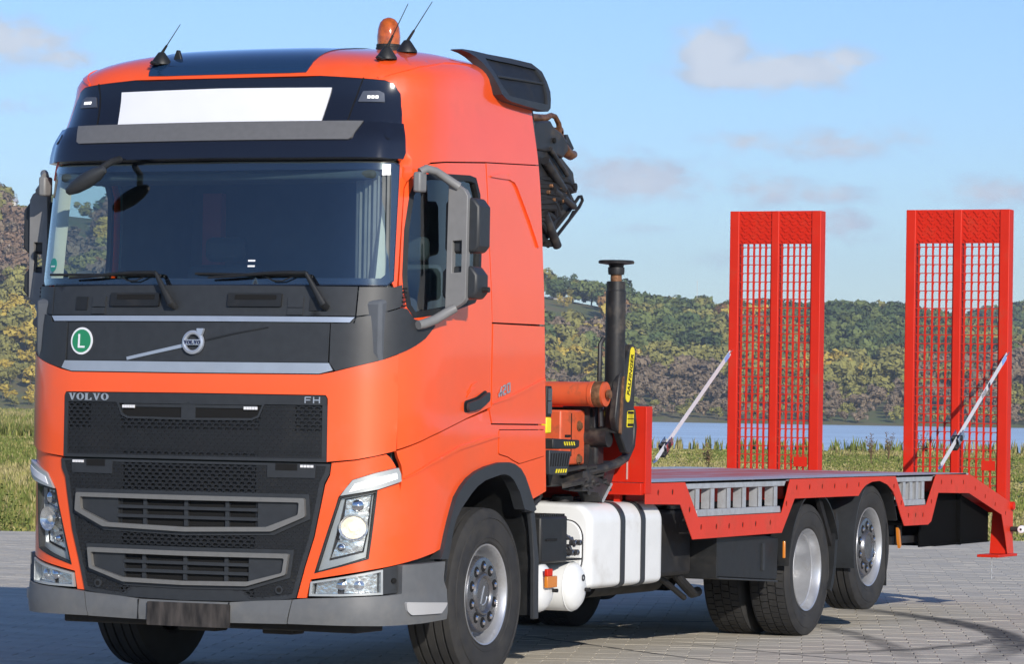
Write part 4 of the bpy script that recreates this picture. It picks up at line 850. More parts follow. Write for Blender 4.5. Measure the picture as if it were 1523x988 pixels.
# ------------------------------------------------------------------ deck
Z = 1.140
arch = [(7.79,.999),(7.86,1.040),(7.96,1.078),(8.10,1.100),(8.28,1.105),(8.46,1.075),(8.60,1.020),(8.70,.93),(8.79,.835),(8.88,.752)]
low = [(3.610,1.004),(4.218,.992),(4.444,.757),(6.150,.762),(6.406,.999)]+arch+[(9.470,.750),(9.55,.775),(9.72,.996),(10.53,.982),(11.447,.790),(11.55,.62),(11.625,.460),(11.80,.460),(11.775,.56),(11.765,.865),(11.72,.885)]
top = [(10.56,1.132),(9.66,1.140),(9.42,.905),(8.888,.900),(8.655,1.137),(6.310,1.137),(6.145,.903),(4.535,.903),(4.296,1.137),(3.610,1.137)]
holes = []
def bh(x, z, ang=0): return [(x+.017*math.cos(a*math.pi/5), z+.021*math.sin(a*math.pi/5)) for a in range(10)]
HP = [(3.83,1.075),(4.08,1.075),(4.385,.955),(4.60,.835),(4.88,.832),(5.12,.832),(5.38,.834),(5.63,.836),(5.92,.838),(6.24,.965)]+[(6.45+.27*k,1.077) for k in range(5)]+[(7.80,1.082)]+[(8.22,1.119)][:0]+[(8.62,1.060)]+[(8.80,.93),(8.98,.830),(9.16,.830),(9.34,.828),(9.55,.93),(9.80,1.080),(10.06,1.078),(10.38,1.072),(10.70,1.020),(10.98,.950),(11.26,.880),(11.56,.800)]
holes = [bh(x, z) for x, z in HP]
for s in (-1, 1):
    y0, y1 = sorted((s*1.270, s*1.275)); sp = G().prism(low+top, 'y', y0, y1, holes=holes).make('side_plate', REDSIDE, T)
    g = G()
    for h_ in holes: g.prism([(sum(p[0] for p in h_)/10+(p[0]-sum(q[0] for q in h_)/10)*1.3, sum(p[1] for p in h_)/10+(p[1]-sum(q[1] for q in h_)/10)*1.2) for p in h_], 'y', *sorted((s*1.2695, s*1.262)))
    g.make('hole_backing', HOLE, sp, kind='stuff')
    y0, y1 = sorted((s*1.10, s*1.13))
    # galvanised outrigger pockets
    for (xa, xb, xc, xd, bars) in ((4.32,6.28,4.56,6.12,(4.57,4.845,5.15,5.445,5.755,6.065)), (8.68,9.64,8.90,9.40,(8.92,9.09,9.24,9.385))):
        pk = G().prism([(xa,1.136),(xb,1.136),(xb-.045,1.090),(xa+.045,1.090)], 'y', *sorted((s*1.258, s*1.235))).make('pocket_rail', STEEL, T, bevel=.003)
        G().prism([(xc-.01,.950),(xd+.02,.950),(xd+.04,.905),(xc-.03,.905)], 'y', *sorted((s*1.262, s*1.20))).make('pocket_sill', STEEL, pk, bevel=.003)
        for i, b in enumerate(bars):
            G().box((b-.028,min(s*1.256,s*1.246),.952),(b+.034,max(s*1.256,s*1.246),1.088)).make('pocket_bar', STEEL, pk)
            G().box((b-.028,min(s*1.25,s*1.185),.952),(b-.020,max(s*1.25,s*1.185),1.088)).make('pocket_web', STEEL, pk)
        G().prism([(xa,1.09),(xb,1.09),(xd,.95),(xc,.95)], 'y', *sorted((s*1.06, s*1.05))).make('pocket_back', CHAS, pk)
        g = G()
        for b in bars[:-1]: g.box((b+.10,min(s*1.18,s*1.15),.952),(b+.14,max(s*1.18,s*1.15),1.088))
        g.make('pocket_post', mat('brown_post', (.20,.13,.11), .6) if 'brown_post' not in MATS else MATS['brown_post'], pk)
# deck plates, each its own
xs = [3.61,4.55,5.6,6.66,7.71,8.77,9.66,10.56]
yb = [(-1.258,-.86),(-.857,.857),(.86,1.258)]
for i in range(len(xs)-1):
    for k, (a, b) in enumerate(yb):
        zt = Z+(.0 if k == 1 else .004); G().box((xs[i]+.002,a,zt-.012),(xs[i+1]-.002,b,zt)).make('deck_plate', DECKM if k == 1 else STEEL, T)
for (a, b) in yb:
    me = G().box((0,a,-.012),(1.215,b,0)).mesh('deck_plate'); me.transform(Matrix.Translation((10.562,0,1.134))@Matrix.Rotation(math.atan2(.26,1.19),4,'Y')); obj('deck_plate', me, T, RED)
for s in (-1, 1): G().beam((3.62,s*1.25,Z-.006),(10.5,s*1.25,Z-.006),.016,.016).make('deck_edge', STEEL, T)
g = G()
for x in [3.7+.6*k for k in range(12)]: g.box((x-.03,-1.09,1.0),(x+.03,1.09,1.125))
for s in (-1,1): g.box((3.62,min(s*1.09,s*1.05),.99),(10.5,max(s*1.09,s*1.05),1.125))
g.make('deck_frame', RED, T)
g = G(); g.box((3.75,-1.04,.97),(10.4,1.04,.985)); g.make('deck_underside', CHAS, T)
# rear: dark cross wall, end posts, feet, lamps
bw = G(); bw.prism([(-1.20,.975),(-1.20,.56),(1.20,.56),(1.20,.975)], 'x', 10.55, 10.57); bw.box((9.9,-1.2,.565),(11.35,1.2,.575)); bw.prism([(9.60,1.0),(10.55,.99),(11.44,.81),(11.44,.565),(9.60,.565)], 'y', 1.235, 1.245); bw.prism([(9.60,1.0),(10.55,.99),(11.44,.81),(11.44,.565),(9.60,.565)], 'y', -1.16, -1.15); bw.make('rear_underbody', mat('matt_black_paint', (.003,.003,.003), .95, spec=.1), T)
G().box((9.05,-1.10,.60),(9.95,-.95,.66)).make('under_run_bar', CHAS, T); G().box((8.95,-1.0,.66),(11.6,1.0,.74)).make('rear_cross_frame', CHAS, T)
for s in (-1, 1):
    G().box((11.33,min(s*1.29,s*1.10),.435),(11.86,max(s*1.29,s*1.10),.458)).make('rear_foot', RED, T, bevel=.004)
    G().prism([(11.62,.46),(11.77,.46),(11.765,.86),(11.70,.88)], 'y', *sorted((s*1.255, s*1.12))).make('rear_post', RED, T)
    lm = G().cyl((11.70,s*1.28,.665),(11.70,s*1.36,.665),.022).make('outline_lamp_stalk', CHAS, T)
    G().lathe([(0,.032),(.03,.034),(.05,.030),(.055,.01)], (11.72,s*1.375,.665), (-1,0,0), 20).make('outline_lamp', WHITE, lm); G().box((11.725,s*1.375-.03,.640),(11.76,s*1.375+.03,.69)).make('outline_lamp_rear', RED, lm)
g = G()
for k in range(7): g.tube([(11.36+.006*math.cos(a*.785),-1.22+.006*(k%2)*math.sin(a*.785),.425-.026*k-.014*math.sin(a*.785)) for a in range(8)], .003, 5, closed=True)
g.make('safety_chain', STEEL, T)
# bulkhead
bk = G().box((3.60,-1.27,1.142),(3.64,1.27,1.632)).make('bulkhead', RED, T, bevel=.004)
for s in (-1, 1): G().box((3.60,min(s*1.278,s*1.262),1.07),(3.70,max(s*1.278,s*1.262),1.632)).make('bulkhead_flange', RED, bk, bevel=.003)
G().box((3.56,-1.262,1.062),(3.62,1.262,1.138)).make('bulkhead_sill', RED, bk, bevel=.003)
G().box((3.596,-1.155,1.16),(3.600,-1.145,1.62)).make('bulkhead_weld', mat('worn_edge', (.55,.35,.32), .6), bk)
# mudguards
def guard(xc, zc, R_, a0, a1, y0, y1, name, m, th=.012, n=16, par=T):
    P = [(xc+R_*math.cos(math.radians(a0+(a1-a0)*k/n)), zc+R_*math.sin(math.radians(a0+(a1-a0)*k/n))) for k in range(n+1)]; Q = [(xc+(x-xc)*(1-th/R_), zc+(z-zc)*(1-th/R_)) for x, z in P]
    return G().prism(P+Q[::-1], 'y', y0, y1).make(name, m, par)
for s in (-1, 1):
    yy = sorted((s*1.255, s*.60))
    guard(X2, .50, .545, 112, 178, *yy, 'mudguard', PLAST2); guard(X2, .50, .545, 20, 68, *yy, 'mudguard', PLAST2)
    guard(X3, .62, .520, 125, 198, *yy, 'mudguard', PLAST); guard(X3, .62, .52, 20, 125, *yy, 'mudguard', PLAST2)
    # flat box fairing ahead of the drive wheels
    G().prism([(5.10,.485),(6.24,.425),(6.27,.44),(6.29,.715),(6.02,.745),(5.10,.76)], 'y', *sorted((s*1.20, s*1.185))).make('side_fairing', PLAST2, T, bevel=.006)
    G().box((5.08,min(s*1.2,s*.5),.475),(5.10,max(s*1.2,s*.5),.76)).make('fairing_end', PLAST2, T)
    me = G().box((0,-.35,-.01),(1.16,.35,0)).mesh('fairing_shelf'); me.transform(Matrix.Translation((5.10,s*.86,.482))@Matrix.Rotation(math.radians(3),4,'Y')); obj('fairing_shelf', me, T, PLAST)
    G().box((5.95,min(s*1.212,s*1.2),.50),(5.99,max(s*1.212,s*1.2),.69)).make('fairing_hinge', PLAST, T)
    G().box((6.25,min(s*1.262,s*1.245),.58),(6.272,max(s*1.262,s*1.245),.70)).make('side_reflector', AMB, T, bevel=.004)
    G().beam((7.10,s*1.20,1.0),(7.42,s*1.2,.62),.03,.05).make('guard_stay', CHAS, T); G().cyl((7.30,s*1.05,.90),(7.30,s*1.22,.90),.022).make('stay_bush', STEEL, T)
    mf = G().box((8.62,min(s*1.22,s*.62),.30),(8.632,max(s*1.22,s*.62),.78)).make('mud_flap', PLAST2, T)
    for k in range(8): G().box((8.612,min(s*(1.20-.07*k),s*(1.185-.07*k)),.30),(8.62,max(s*(1.20-.07*k),s*(1.185-.07*k)),.52)).make('flap_rib', PLAST2, mf)
    G().prism([(8.78,.74),(8.82,.72),(8.86,.60),(8.83,.58),(8.80,.64)], 'y', *sorted((s*1.26, s*1.24))).make('side_reflector', AMB, T)
    G().cyl((9.10,s*1.15,.60),(9.10,s*1.15,.75),.03).make('bump_stop', CHAS, T)
G().prism([(X2+.42,.30),(X2+.50,.45),(X2+.56,.80),(X2+.50,.9),(X2+.46,.5),(X2+.38,.32)], 'y', -1.24, -.6).make('mud_flap', PLAST2, T)
# ------------------------------------------------------------------ loading ramps
LR = {}
def ramp(y0, y1, label):
    X = 11.66; zb, zt = .86, 3.352; w = .085; d = .11; ym = (y0+y1)/2
    r = G().box((X,y0,zb),(X+.012+d,y0+w,zt)).make('loading_ramp', RED, T, bevel=.006, label=label)
    G().box((X,y1-w,zb),(X+d+.012,y1,zt)).make('ramp_rail', RED, r, bevel=.006); G().box((X,ym-.035,zb),(X+d,ym+.035,zt)).make('ramp_rail', RED, r, bevel=.006)
    for a, b in ((y0+w,ym-.035),(ym+.035,y1-w)):
        tp = G().box((X+.012,a,zt-.285),(X+.03,b,zt)).make('tread_plate', RED, r)
        g = G(); n1, n2 = 8, 9
        for i in range(n1):
            for j in range(n2):
                yy = a+(b-a)*(i+.5+(.25 if j%2 else -.25))/n1; zz = zt-.275+.265*(j+.5)/n2; sg = 1 if (i+j)%2 else -1
                g.beam((X+.010,yy-.012,zz-.011*sg),(X+.010,yy+.012,zz+.011*sg),.009,.012,up=(1,0,0))
        g.make('tread_nub', RED, tp, kind='stuff')
        nc = 6
        for i in range(nc):       # upright louvre-cut bars of the grating
            yy = a+(b-a)*(i+ (0.02 if i == 0 else .0)+.10)/(nc-.55)
            G().box((X+.02,yy-.004,zb),(X+.055,yy+.004,zt-.285)).make('grating_bar', RED, r)
            g = G(); z = zb+.02
            while z < zt-.32:
                g.prism([(yy+.004,z+.072),(yy-.020,z+.068),(yy-.010,z+.03),(yy-.003,z)], 'x', X+.018, X+.024); z += .0745
            g.make('grating_tooth', RED, r, kind='stuff')
        z = zb+.02+.0745*.95; m_ = None
        while z < zt-.30:
            if m_ is None: m_ = G().cyl((X+.022,a,0),(X+.022,b,0),.0042,n=6).mesh('grating_rod')
            o = obj('grating_rod', m_, r, mat('red_rod', (.42,.045,.03), .5) if 'red_rod' not in MATS else MATS['red_rod'], 0, None); o.location = (0,0,z); z += .0745
    G().box((X+.0,y0+.10,1.15),(X+.012,y0+.22,1.235)).make('ramp_lug', RED, r)
    G().box((X+.01,y0+.02,zb-.06),(X+.1,y1-.02,zb+.03)).make('ramp_foot', RED, r)
    return r
RN = ramp(-1.245,-.335,'near red loading ramp standing upright at the tail'); RF = ramp(.430,1.265,'far red loading ramp standing upright at the tail')
for y in (-1.30, .32, -.30, 1.25): G().cyl((11.72,y,.86),(11.72,y+.05,.86),.035).make('ramp_hinge', RED, T)
# ------------------------------------------------------------------ ratchet straps: things of their own, hooked between deck and ramp
def strap(p, q, y_side, label, fr):
    p, q = Vector(p), Vector(q); d = q-p; e = empty('ratchet_strap', p, label=label, category='strap', group='ratchet straps holding up the ramps')
    def loc(v): return Vector(v)-p
    u = d.normalized(); r_at = p+d*fr
    G().beam(loc(p+u*.05), loc(q-u*.05), .045, .004, up=(0,-1,.0)).make('webbing', STRAP, e)
    g = G(); g.tube([loc(p+u*.07)+Vector((0,0,0)), loc(p+u*.03)+Vector((0,-.014,0)), loc(p-u*.01), loc(p+u*.005)+Vector((.02,.014,0)), loc(p+u*.06)+Vector((0,.008,0))], .006, 6); g.make('strap_hook', CHROME, e)
    g = G(); g.tube([loc(q-u*.09), loc(q-u*.03)+Vector((0,-.012,.01)), loc(q+u*.01), loc(q-u*.02)+Vector((.02,.01,0))], .006, 6); g.make('strap_hook', CHROME, e)
    b = G(); n = Vector((u.z,0,-u.x)).normalized(); M = Matrix(((u.x,0,n.x,0),(u.y,1,n.y,0),(u.z,0,n.z,0),(0,0,0,1))); M.translation = loc(r_at)
    b.box((-.09,-.035,-.035),(.06,-.028,.03), M); b.box((-.09,.028,-.035),(.06,.035,.03), M); b.make('ratchet_frame', CHROME, e)
    G().cyl(M@Vector((-.02,-.04,0)), M@Vector((-.02,.04,0)), .026, n=14).make('ratchet_spool', PLAST2, e)
    G().box((-.14,-.03,.02),(-.03,.03,.055), M).make('ratchet_handle', PLAST2, e, bevel=.01); G().box((.0,-.025,.03),(.12,.025,.04), M).make('ratchet_lever', STEEL, e, bevel=.004)
    s0, s1 = p+u*(d.length*.90), p+u*(d.length*.955)
    G().beam(loc(s0)+Vector((0,-.004,0)), loc(s1)+Vector((0,-.004,0)), .043, .003, up=(0,-1,0)).make('strap_label', BLUE, e)
    return e, u, d, p
e, u, d, p = strap((9.86,-1.235,1.185),(11.71,-1.235,2.150),-1,'pale ratchet strap hooked to the ramp nearer the camera, with printed lettering', .26)
m_ = p+d*.63; n_ = Vector((-u.z,0,u.x)); M = Matrix(((u.x,n_.x,0,0),(u.y,n_.y,-1,0),(u.z,n_.z,0,0),(0,0,0,1))); M.translation = m_-p+Vector((0,-.0045,0))
txt('TEGER', .048, 'strap_lettering', mat('grey_ink', (.22,.22,.24), .7), e, M, ext=.0008); M2 = M.copy(); M2.translation = M.translation+u*.155; me = G().box((-.028,-.019,0),(.028,.019,.001)).mesh('strap_mark'); me.transform(M2); obj('strap_mark', me, e, mat('ink', (.03,.03,.05), .7))
strap((9.92,1.235,1.185),(11.68,1.235,2.150),1,'pale ratchet strap hooked to the far ramp, seen edge on above the deck', .155)
# ------------------------------------------------------------------ crane behind the cab
cr = G(); cr.box((2.72,-1.0,1.12),(3.42,1.0,1.33)); cr.box((2.78,-.35,1.30),(3.30,.35,2.05)); cr.cyl((3.05,0,2.0),(3.05,0,2.6),.16,n=20); cr.box((2.65,-.55,.98),(3.5,.55,1.15))
cr = cr.make('loader_crane', CRBLK, T, bevel=.02, label='folded black and orange loading crane behind the cab')
G().lathe([(0,.002),(.0,.078),(.07,.078),(.075,.082),(.10,.082),(.105,.078),(1.6,.078)], (3.10,-1.205,1.703), (0,1,0), 32).make('slew_cylinder', CRORG, cr)
G().lathe([(-.012,.001),(-.012,.03),(-.03,.03),(-.03,.001)], (3.10,-1.205,1.703), (0,1,0), 16).make('cylinder_plug', RUST, cr)
G().lathe([(-.002,.080),(.002,.0815),(.055,.0815),(.057,.079)], (3.10,-1.19,1.703), (0,1,0), 32).make('cylinder_band', RUST, cr)
G().box((2.8,-1.03,1.255),(3.18,-.75,1.60)).make('crane_side_box', CRORG, cr, bevel=.012); G().box((3.18,-1.06,1.13),(3.21,-.7,1.62)).make('box_edge', CRBLK, cr)
g = G()
for (x, z) in ((3.08,1.50),(3.08,1.29)): g.lathe([(0,.028),(.018,.026),(.02,.002)], (x,-1.03,z), (0,-1,0), 6); g.lathe([(0,.034),(.006,.034),(.007,.002)], (x,-1.03,z), (0,-1,0), 16)
g.make('box_bolt', RUST, cr, sharp=30)
G().box((2.86,-1.036,1.43),(2.94,-1.03,1.445)).make('box_slot', HOLE, cr); G().box((2.955,-1.034,1.31),(2.962,-1.03,1.58)).make('box_joint', HOLE, cr)
G().box((3.21,-1.10,1.22),(3.34,-.85,1.63)).make('outrigger_head', CRBLK, cr, bevel=.02)
G().prism(fillet([(3.235,1.565),(3.265,1.565),(3.265,1.615),(3.235,1.615)],.012), 'y', -1.106, -1.10).make('yellow_mark', YEL, cr)
G().cyl((3.22,-1.18,1.43),(3.22,-.9,1.43),.062,n=24).make('pivot_drum', CRBLK, cr)
# stabiliser leg swung up, foot plate on top
lg_ = G().lathe([(0,.058),(.02,.064),(.90,.064),(.905,.060),(.96,.060),(.962,.052)], (3.27,-1.19,1.46), (0,0,1), 32).make('stabiliser_leg', CRBLK, cr)
G().cyl((3.27,-1.19,2.42),(3.27,-1.19,2.475),.036,n=20).make('leg_piston', RUST, lg_)
G().lathe([(0,.050),(.02,.053),(.045,.053),(.05,.045),(.062,.05),(.070,.112),(.082,.115),(.090,.108),(.091,.002)], (3.27,-1.19,2.465), (0,0,1), 36).make('foot_plate', CRBLK, lg_)
G().tube([(3.18,-1.14,1.5),(3.165,-1.13,1.8),(3.17,-1.13,2.02),(3.20,-1.14,2.06)], .016, 8).make('leg_hose', CRBLK, lg_)
# black link plate with the yellow name strip
lp = G().prism([(3.365,1.99),(3.40,2.025),(3.46,2.02),(3.475,1.97),(3.455,1.42),(3.40,1.325),(3.345,1.335),(3.225,1.46),(3.175,1.50),(3.155,1.56),(3.215,1.82),(3.275,1.875)], 'y', -1.25, -1.20).make('link_plate', CRBLK, cr, bevel=.008)
G().prism([(3.205,1.46),(3.25,1.80),(3.262,1.82),(3.232,1.45)], 'y', -1.262, -1.25).make('link_rib', RUST, lp)
def cap_strip(p, q, r, y0, y1, inset=0):
    p, q = Vector(p), Vector(q); d = (q-p).normalized(); n = Vector((-d.y, d.x)); o = []
    for k in range(9): a = math.pi*k/8; o.append(tuple(q+n*r*math.cos(a)+d*r*math.sin(a)))
    for k in range(9): a = math.pi*k/8; o.append(tuple(p-n*r*math.cos(a)-d*r*math.sin(a)))
    return o
A_, B_ = (3.345,1.69), (3.412,1.975)
G().prism(cap_strip(A_, B_, .034, 0, 0), 'y', -1.2535, -1.25).make('name_strip', YEL, lp)
dv = Vector((B_[0]-A_[0], B_[1]-A_[1])).normalized(); M = Matrix(((dv.x,-dv.y,0,(A_[0]+B_[0])/2),(0,0,-1,-1.2545),(dv.y,dv.x,0,(A_[1]+B_[1])/2),(0,0,0,1)))
txt('PALFINGER', .060, 'name_lettering', HOLE, lp, M, ext=.0008, bold=.0012, sx=.90)
ys = G().prism(fillet([(3.335,1.495),(3.440,1.500),(3.450,1.605),(3.345,1.60)],.012), 'y', -1.253, -1.25).make('warning_sticker', YEL, lp)
g = G()
for (za, zb_) in ((1.503,1.520),(1.582,1.598)): g.box((3.345,-1.2545,za),(3.442,-1.253,zb_))
g.box((3.345,-1.2545,1.548),(3.442,-1.253,1.553))
for k in range(4): g.box((3.362+.021*k,-1.2545,1.52),(3.366+.021*k,-1.253,1.582))
g.make('sticker_print', HOLE, ys)
G().tube([(3.46,-1.2,1.62),(3.53,-1.2,1.60),(3.555,-1.2,1.50),(3.53,-1.2,1.38),(3.44,-1.2,1.30),(3.30,-1.2,1.265),(3.15,-1.18,1.24),(3.0,-1.1,1.21)], .030, 10).make('hydraulic_hose', CRBLK, cr)
g = G(); rnd = random.Random(11)
for k in range(16):
    x = 2.78+.7*rnd.random(); z = 1.10+.12*rnd.random(); g.tube([(x,-1.05,z),(x+.06,-1.13-.04*rnd.random(),z+.03),(x+.16,-1.12,z-.03+.06*rnd.random()),(x+.25,-1.0,z)], .010+.008*rnd.random(), 6)
g.prism([(2.9,1.22),(3.40,1.23),(3.46,1.28),(3.35,1.12),(3.22,1.02),(3.15,1.08),(2.9,1.10)], 'y', -1.14, -1.0); g.make('hose_bundle', CRBLK, cr)
G().prism([(3.22,1.02),(3.36,1.13),(3.352,1.14),(3.215,1.035)], 'y', -1.15, -1.14).make('bright_edge', STEEL, cr)
# access steps with yellow dashes, work lamp stack
stp = G().prism([(2.25,1.425),(2.66,1.415),(2.655,1.372),(2.60,1.36),(2.25,1.36)], 'y', -1.22, -.9).make('access_step', PLAST2, T, bevel=.008)
g = G()
for k in range(5): g.prism([(2.41+.036*k,1.405),(2.425+.036*k,1.405),(2.437+.036*k,1.382),(2.422+.036*k,1.382)], 'y', -1.2225, -1.22)
g.make('step_dash', YEL, stp)
st2 = G().prism([(2.20,1.355),(2.535,1.345),(2.47,1.20),(2.20,1.205)], 'y', -1.22, -1.19).make('access_step', PLAST, T, bevel=.006)
g = G()
for k in range(8): g.prism([(2.22+.038*k,1.335),(2.236+.038*k,1.335),(2.222+.036*k,1.255),(2.206+.036*k,1.255)], 'y', -1.2215, -1.219)
g.make('step_slot', HOLE, st2); g = G()
for k in range(5): g.prism([(2.30+.036*k,1.238),(2.315+.036*k,1.238),(2.303+.036*k,1.215),(2.288+.036*k,1.215)], 'y', -1.2235, -1.2205)
g.make('step_dash', YEL, st2)
ls = G().box((2.28,-1.16,1.555),(2.355,-1.12,1.745)).make('lamp_stack', PLAST2, T, bevel=.006)
for z in (1.655,1.575): G().box((2.285,-1.166,z),(2.345,-1.16,z+.075)).make('stack_lens', HUBM, ls)
G().box((2.27,-1.165,1.455),(2.345,-1.125,1.553)).make('stack_lens', YEL, ls, bevel=.008, label='yellow lower lens')
# far guard rail beside the crane
g = G(); g.beam((2.70,.15,1.905),(3.55,.15,1.912),.03,.018); g.make('guard_rail', CHAS, T); G().beam((2.98,.15,1.62),(2.98,.15,1.90),.03,.03).make('rail_post', WHITE, T)
# folded boom head, hook and shackle above the cab's back
Yh = -.60
def cs(v): o = [Vector(p) for p in v]; return [tuple(p) for p in o]
G().prism([(3.15,3.44),(3.407,3.464),(3.458,3.43),(3.586,3.399),(3.689,3.351),(3.704,3.29),(3.617,3.238),(3.402,3.262),(3.15,3.26)], 'y', Yh-.06, Yh+.12).make('boom_head', CRBLK, cr, bevel=.012)
G().prism([(3.1,3.28),(3.39,3.268),(3.504,3.226),(3.63,3.244),(3.825,3.16),(3.84,3.115),(3.90,3.03),(3.767,3.008),(3.587,3.025),(3.46,3.05),(3.1,3.0)], 'y', Yh-.045, Yh+.10).make('boom_tip', CRBLK, cr, bevel=.012)
G().prism([(3.80,3.13),(3.86,3.125),(3.932,3.075),(3.925,3.03),(3.88,2.98),(3.80,2.99)], 'y', Yh+.02, Yh+.10).make('boom_lug', CRBLK, cr, bevel=.01)
G().prism([(3.1,3.07),(3.448,3.10),(3.69,3.05),(3.86,3.02),(3.92,2.975),(3.80,2.89),(3.62,2.79),(3.46,2.68),(3.1,2.62)], 'y', Yh-.02, Yh+.10).make('boom_link', CRBLK, cr, bevel=.012)
g = G()
for (a, b, r) in (((3.3,3.20),(3.60,3.03),.030),((3.38,3.28),(3.66,3.13),.016),((3.3,2.86),(3.52,2.66),.03),((3.45,3.02),(3.78,2.93),.022)): g.cyl((a[0],Yh-.07,a[1]),(b[0],Yh-.07,b[1]),r,n=12)
g.make('boom_cylinder', CRBLK, cr)
g = G(); rnd = random.Random(21)
for k in range(12):
    z = 2.76+.028*k; x1 = 3.42+.036*k; g.tube([(3.2,Yh-.02,z+.02),(x1-.12,Yh-.05-.03*rnd.random(),z+.05*rnd.random()),(x1-.02+.04*rnd.random(),Yh-.04,z-.03+.03*rnd.random()),(x1,Yh+.02,z)], .016+.012*rnd.random(), 7)
g.make('boom_hose', CHAS, cr)
g = G()
for k in range(7): x = 3.36+.045*k; z = 3.0+.05*math.sin(k*2.1); g.lathe([(0,.013),(.02,.013),(.025,.008)], (x,Yh-.06,z), (0,-1,0), 8)
g.make('boom_fitting', RUST, cr, sharp=30, kind='stuff')
g = G()
g.tube([(3.46,Yh-.03,2.715),(3.60,Yh-.03,2.79),(3.80,Yh-.03,2.905),(3.95,Yh-.03,3.005),(3.99,Yh-.03,3.010),(4.01,Yh-.03,2.985),(3.96,Yh-.03,2.94),(3.78,Yh-.03,2.835),(3.50,Yh-.03,2.672)], .011, 8)
g.tube([(3.48,Yh-.02,2.655),(3.66,Yh-.02,2.755),(3.82,Yh-.02,2.845),(3.89,Yh-.02,2.905)], .011, 8)
g.box((3.45,Yh-.05,2.655),(3.53,Yh+.01,2.70)); g.make('boom_guard_bar', CHAS, cr)
for (x, z, r) in ((3.45,3.34,.018),(3.66,3.10,.022),(3.80,3.06,.026),(3.58,2.95,.018)): G().lathe([(0,r),(.012,r),(.014,r*.6),(.014,.001)], (x,Yh-.062,z), (0,-1,0), 14).make('boom_pin', HOLE if r < .02 else CHAS, cr)
RUSTM = mat('worn_bronze_hook', (.22,.10,.045), .42, metal=.6, noise=.5, nscale=24, bump=.2, bscale=40)
G().tube([(3.20,Yh,3.470),(3.38,Yh,3.478),(3.48,Yh,3.492),(3.545,Yh,3.512),(3.61,Yh,3.508),(3.67,Yh,3.465),(3.685,Yh,3.42)], [.028,.028,.022,.017,.017,.018,.02], 12).make('hook_shackle', RUSTM, cr)
G().tube([(3.50,Yh+.02,3.46),(3.56,Yh+.02,3.43),(3.62,Yh+.02,3.42)], .022, 10).lathe([(-.05,.01),(-.045,.034),(.045,.034),(.05,.01)], (3.62,Yh,3.405), (0,1,0), 16).make('hook_eye', RUSTM, cr)
G().tube([(3.67,Yh,3.425),(3.69,Yh,3.37),(3.735,Yh,3.325),(3.80,Yh,3.29),(3.87,Yh,3.275),(3.925,Yh,3.285),(3.94,Yh,3.30)], [.022,.030,.036,.038,.034,.026,.012], 14).make('crane_hook', RUSTM, cr, label='rusty brown crane hook')
G().prism([(3.76,3.40),(3.79,3.405),(3.90,3.32),(3.87,3.305),(3.77,3.36)], 'y', Yh-.012, Yh+.012).make('hook_latch', CRBLK, cr)
# ================================================================== THE PLACE
FW = Vector((math.cos(YAW), math.sin(YAW), 0)); RT = Vector((math.sin(YAW), -math.cos(YAW), 0))     # inland and along-shore directions
C0 = Vector((CAM.x, CAM.y, 0))
def wp(d, s, z=0): p = C0+FW*d+RT*s; return Vector((p.x, p.y, z))
def sheet(name, pts, m, **pr):
    me = bpy.data.meshes.new(name); me.from_pydata([tuple(p) for p in pts], [], [tuple(range(len(pts)))]); return obj(name, me, None, m, 0, None, **pr)
def hsh(a, b=0): return (math.sin(a*127.1+b*311.7)*43758.5453) % 1
def vnoise(x, y):
    xi, yi = math.floor(x), math.floor(y); fx, fy = x-xi, y-yi; fx = fx*fx*(3-2*fx); fy = fy*fy*(3-2*fy)
    return (hsh(xi,yi)*(1-fx)+hsh(xi+1,yi)*fx)*(1-fy)+(hsh(xi,yi+1)*(1-fx)+hsh(xi+1,yi+1)*fx)*fy
# ---- materials of the ground
def ground_mat(name, cols, scale, stretch=None, bump=.3, bsc=30, rough=.9):
    m = bpy.data.materials.new(name); m.use_nodes = True; nt = m.node_tree; n = nt.nodes; l = nt.links; p = n['Principled BSDF']; p.inputs['Roughness'].default_value = rough; p.inputs['Specular IOR Level'].default_value = .3
    tc = n.new('ShaderNodeTexCoord'); mp = n.new('ShaderNodeMapping'); mp.inputs['Scale'].default_value = stretch or (1,1,1); mp.inputs['Rotation'].default_value = (0,0,-YAW); l.new(tc.outputs['Object'], mp.inputs[0])
    a = n.new('ShaderNodeTexNoise'); a.inputs['Scale'].default_value = scale; a.inputs['Detail'].default_value = 8; a.inputs['Roughness'].default_value = .65; l.new(mp.outputs[0], a.inputs[0])
    r = n.new('ShaderNodeValToRGB'); l.new(a.outputs[0], r.inputs[0]); els = r.color_ramp.elements
    while len(els) < len(cols): els.new(.5)
    for i, (pos, c) in enumerate(cols): els[i].position = pos; els[i].color = (*c, 1)
    l.new(r.outputs[0], p.inputs['Base Color'])
    b = n.new('ShaderNodeTexNoise'); b.inputs['Scale'].default_value = bsc; b.inputs['Detail'].default_value = 4; l.new(tc.outputs['Object'], b.inputs[0]); bp_ = n.new('ShaderNodeBump'); bp_.inputs['Strength'].default_value = bump; bp_.inputs['Distance'].default_value = .01; l.new(b.outputs[0], bp_.inputs['Height']); l.new(bp_.outputs[0], p.inputs['Normal'])
    MATS[name] = m; return m
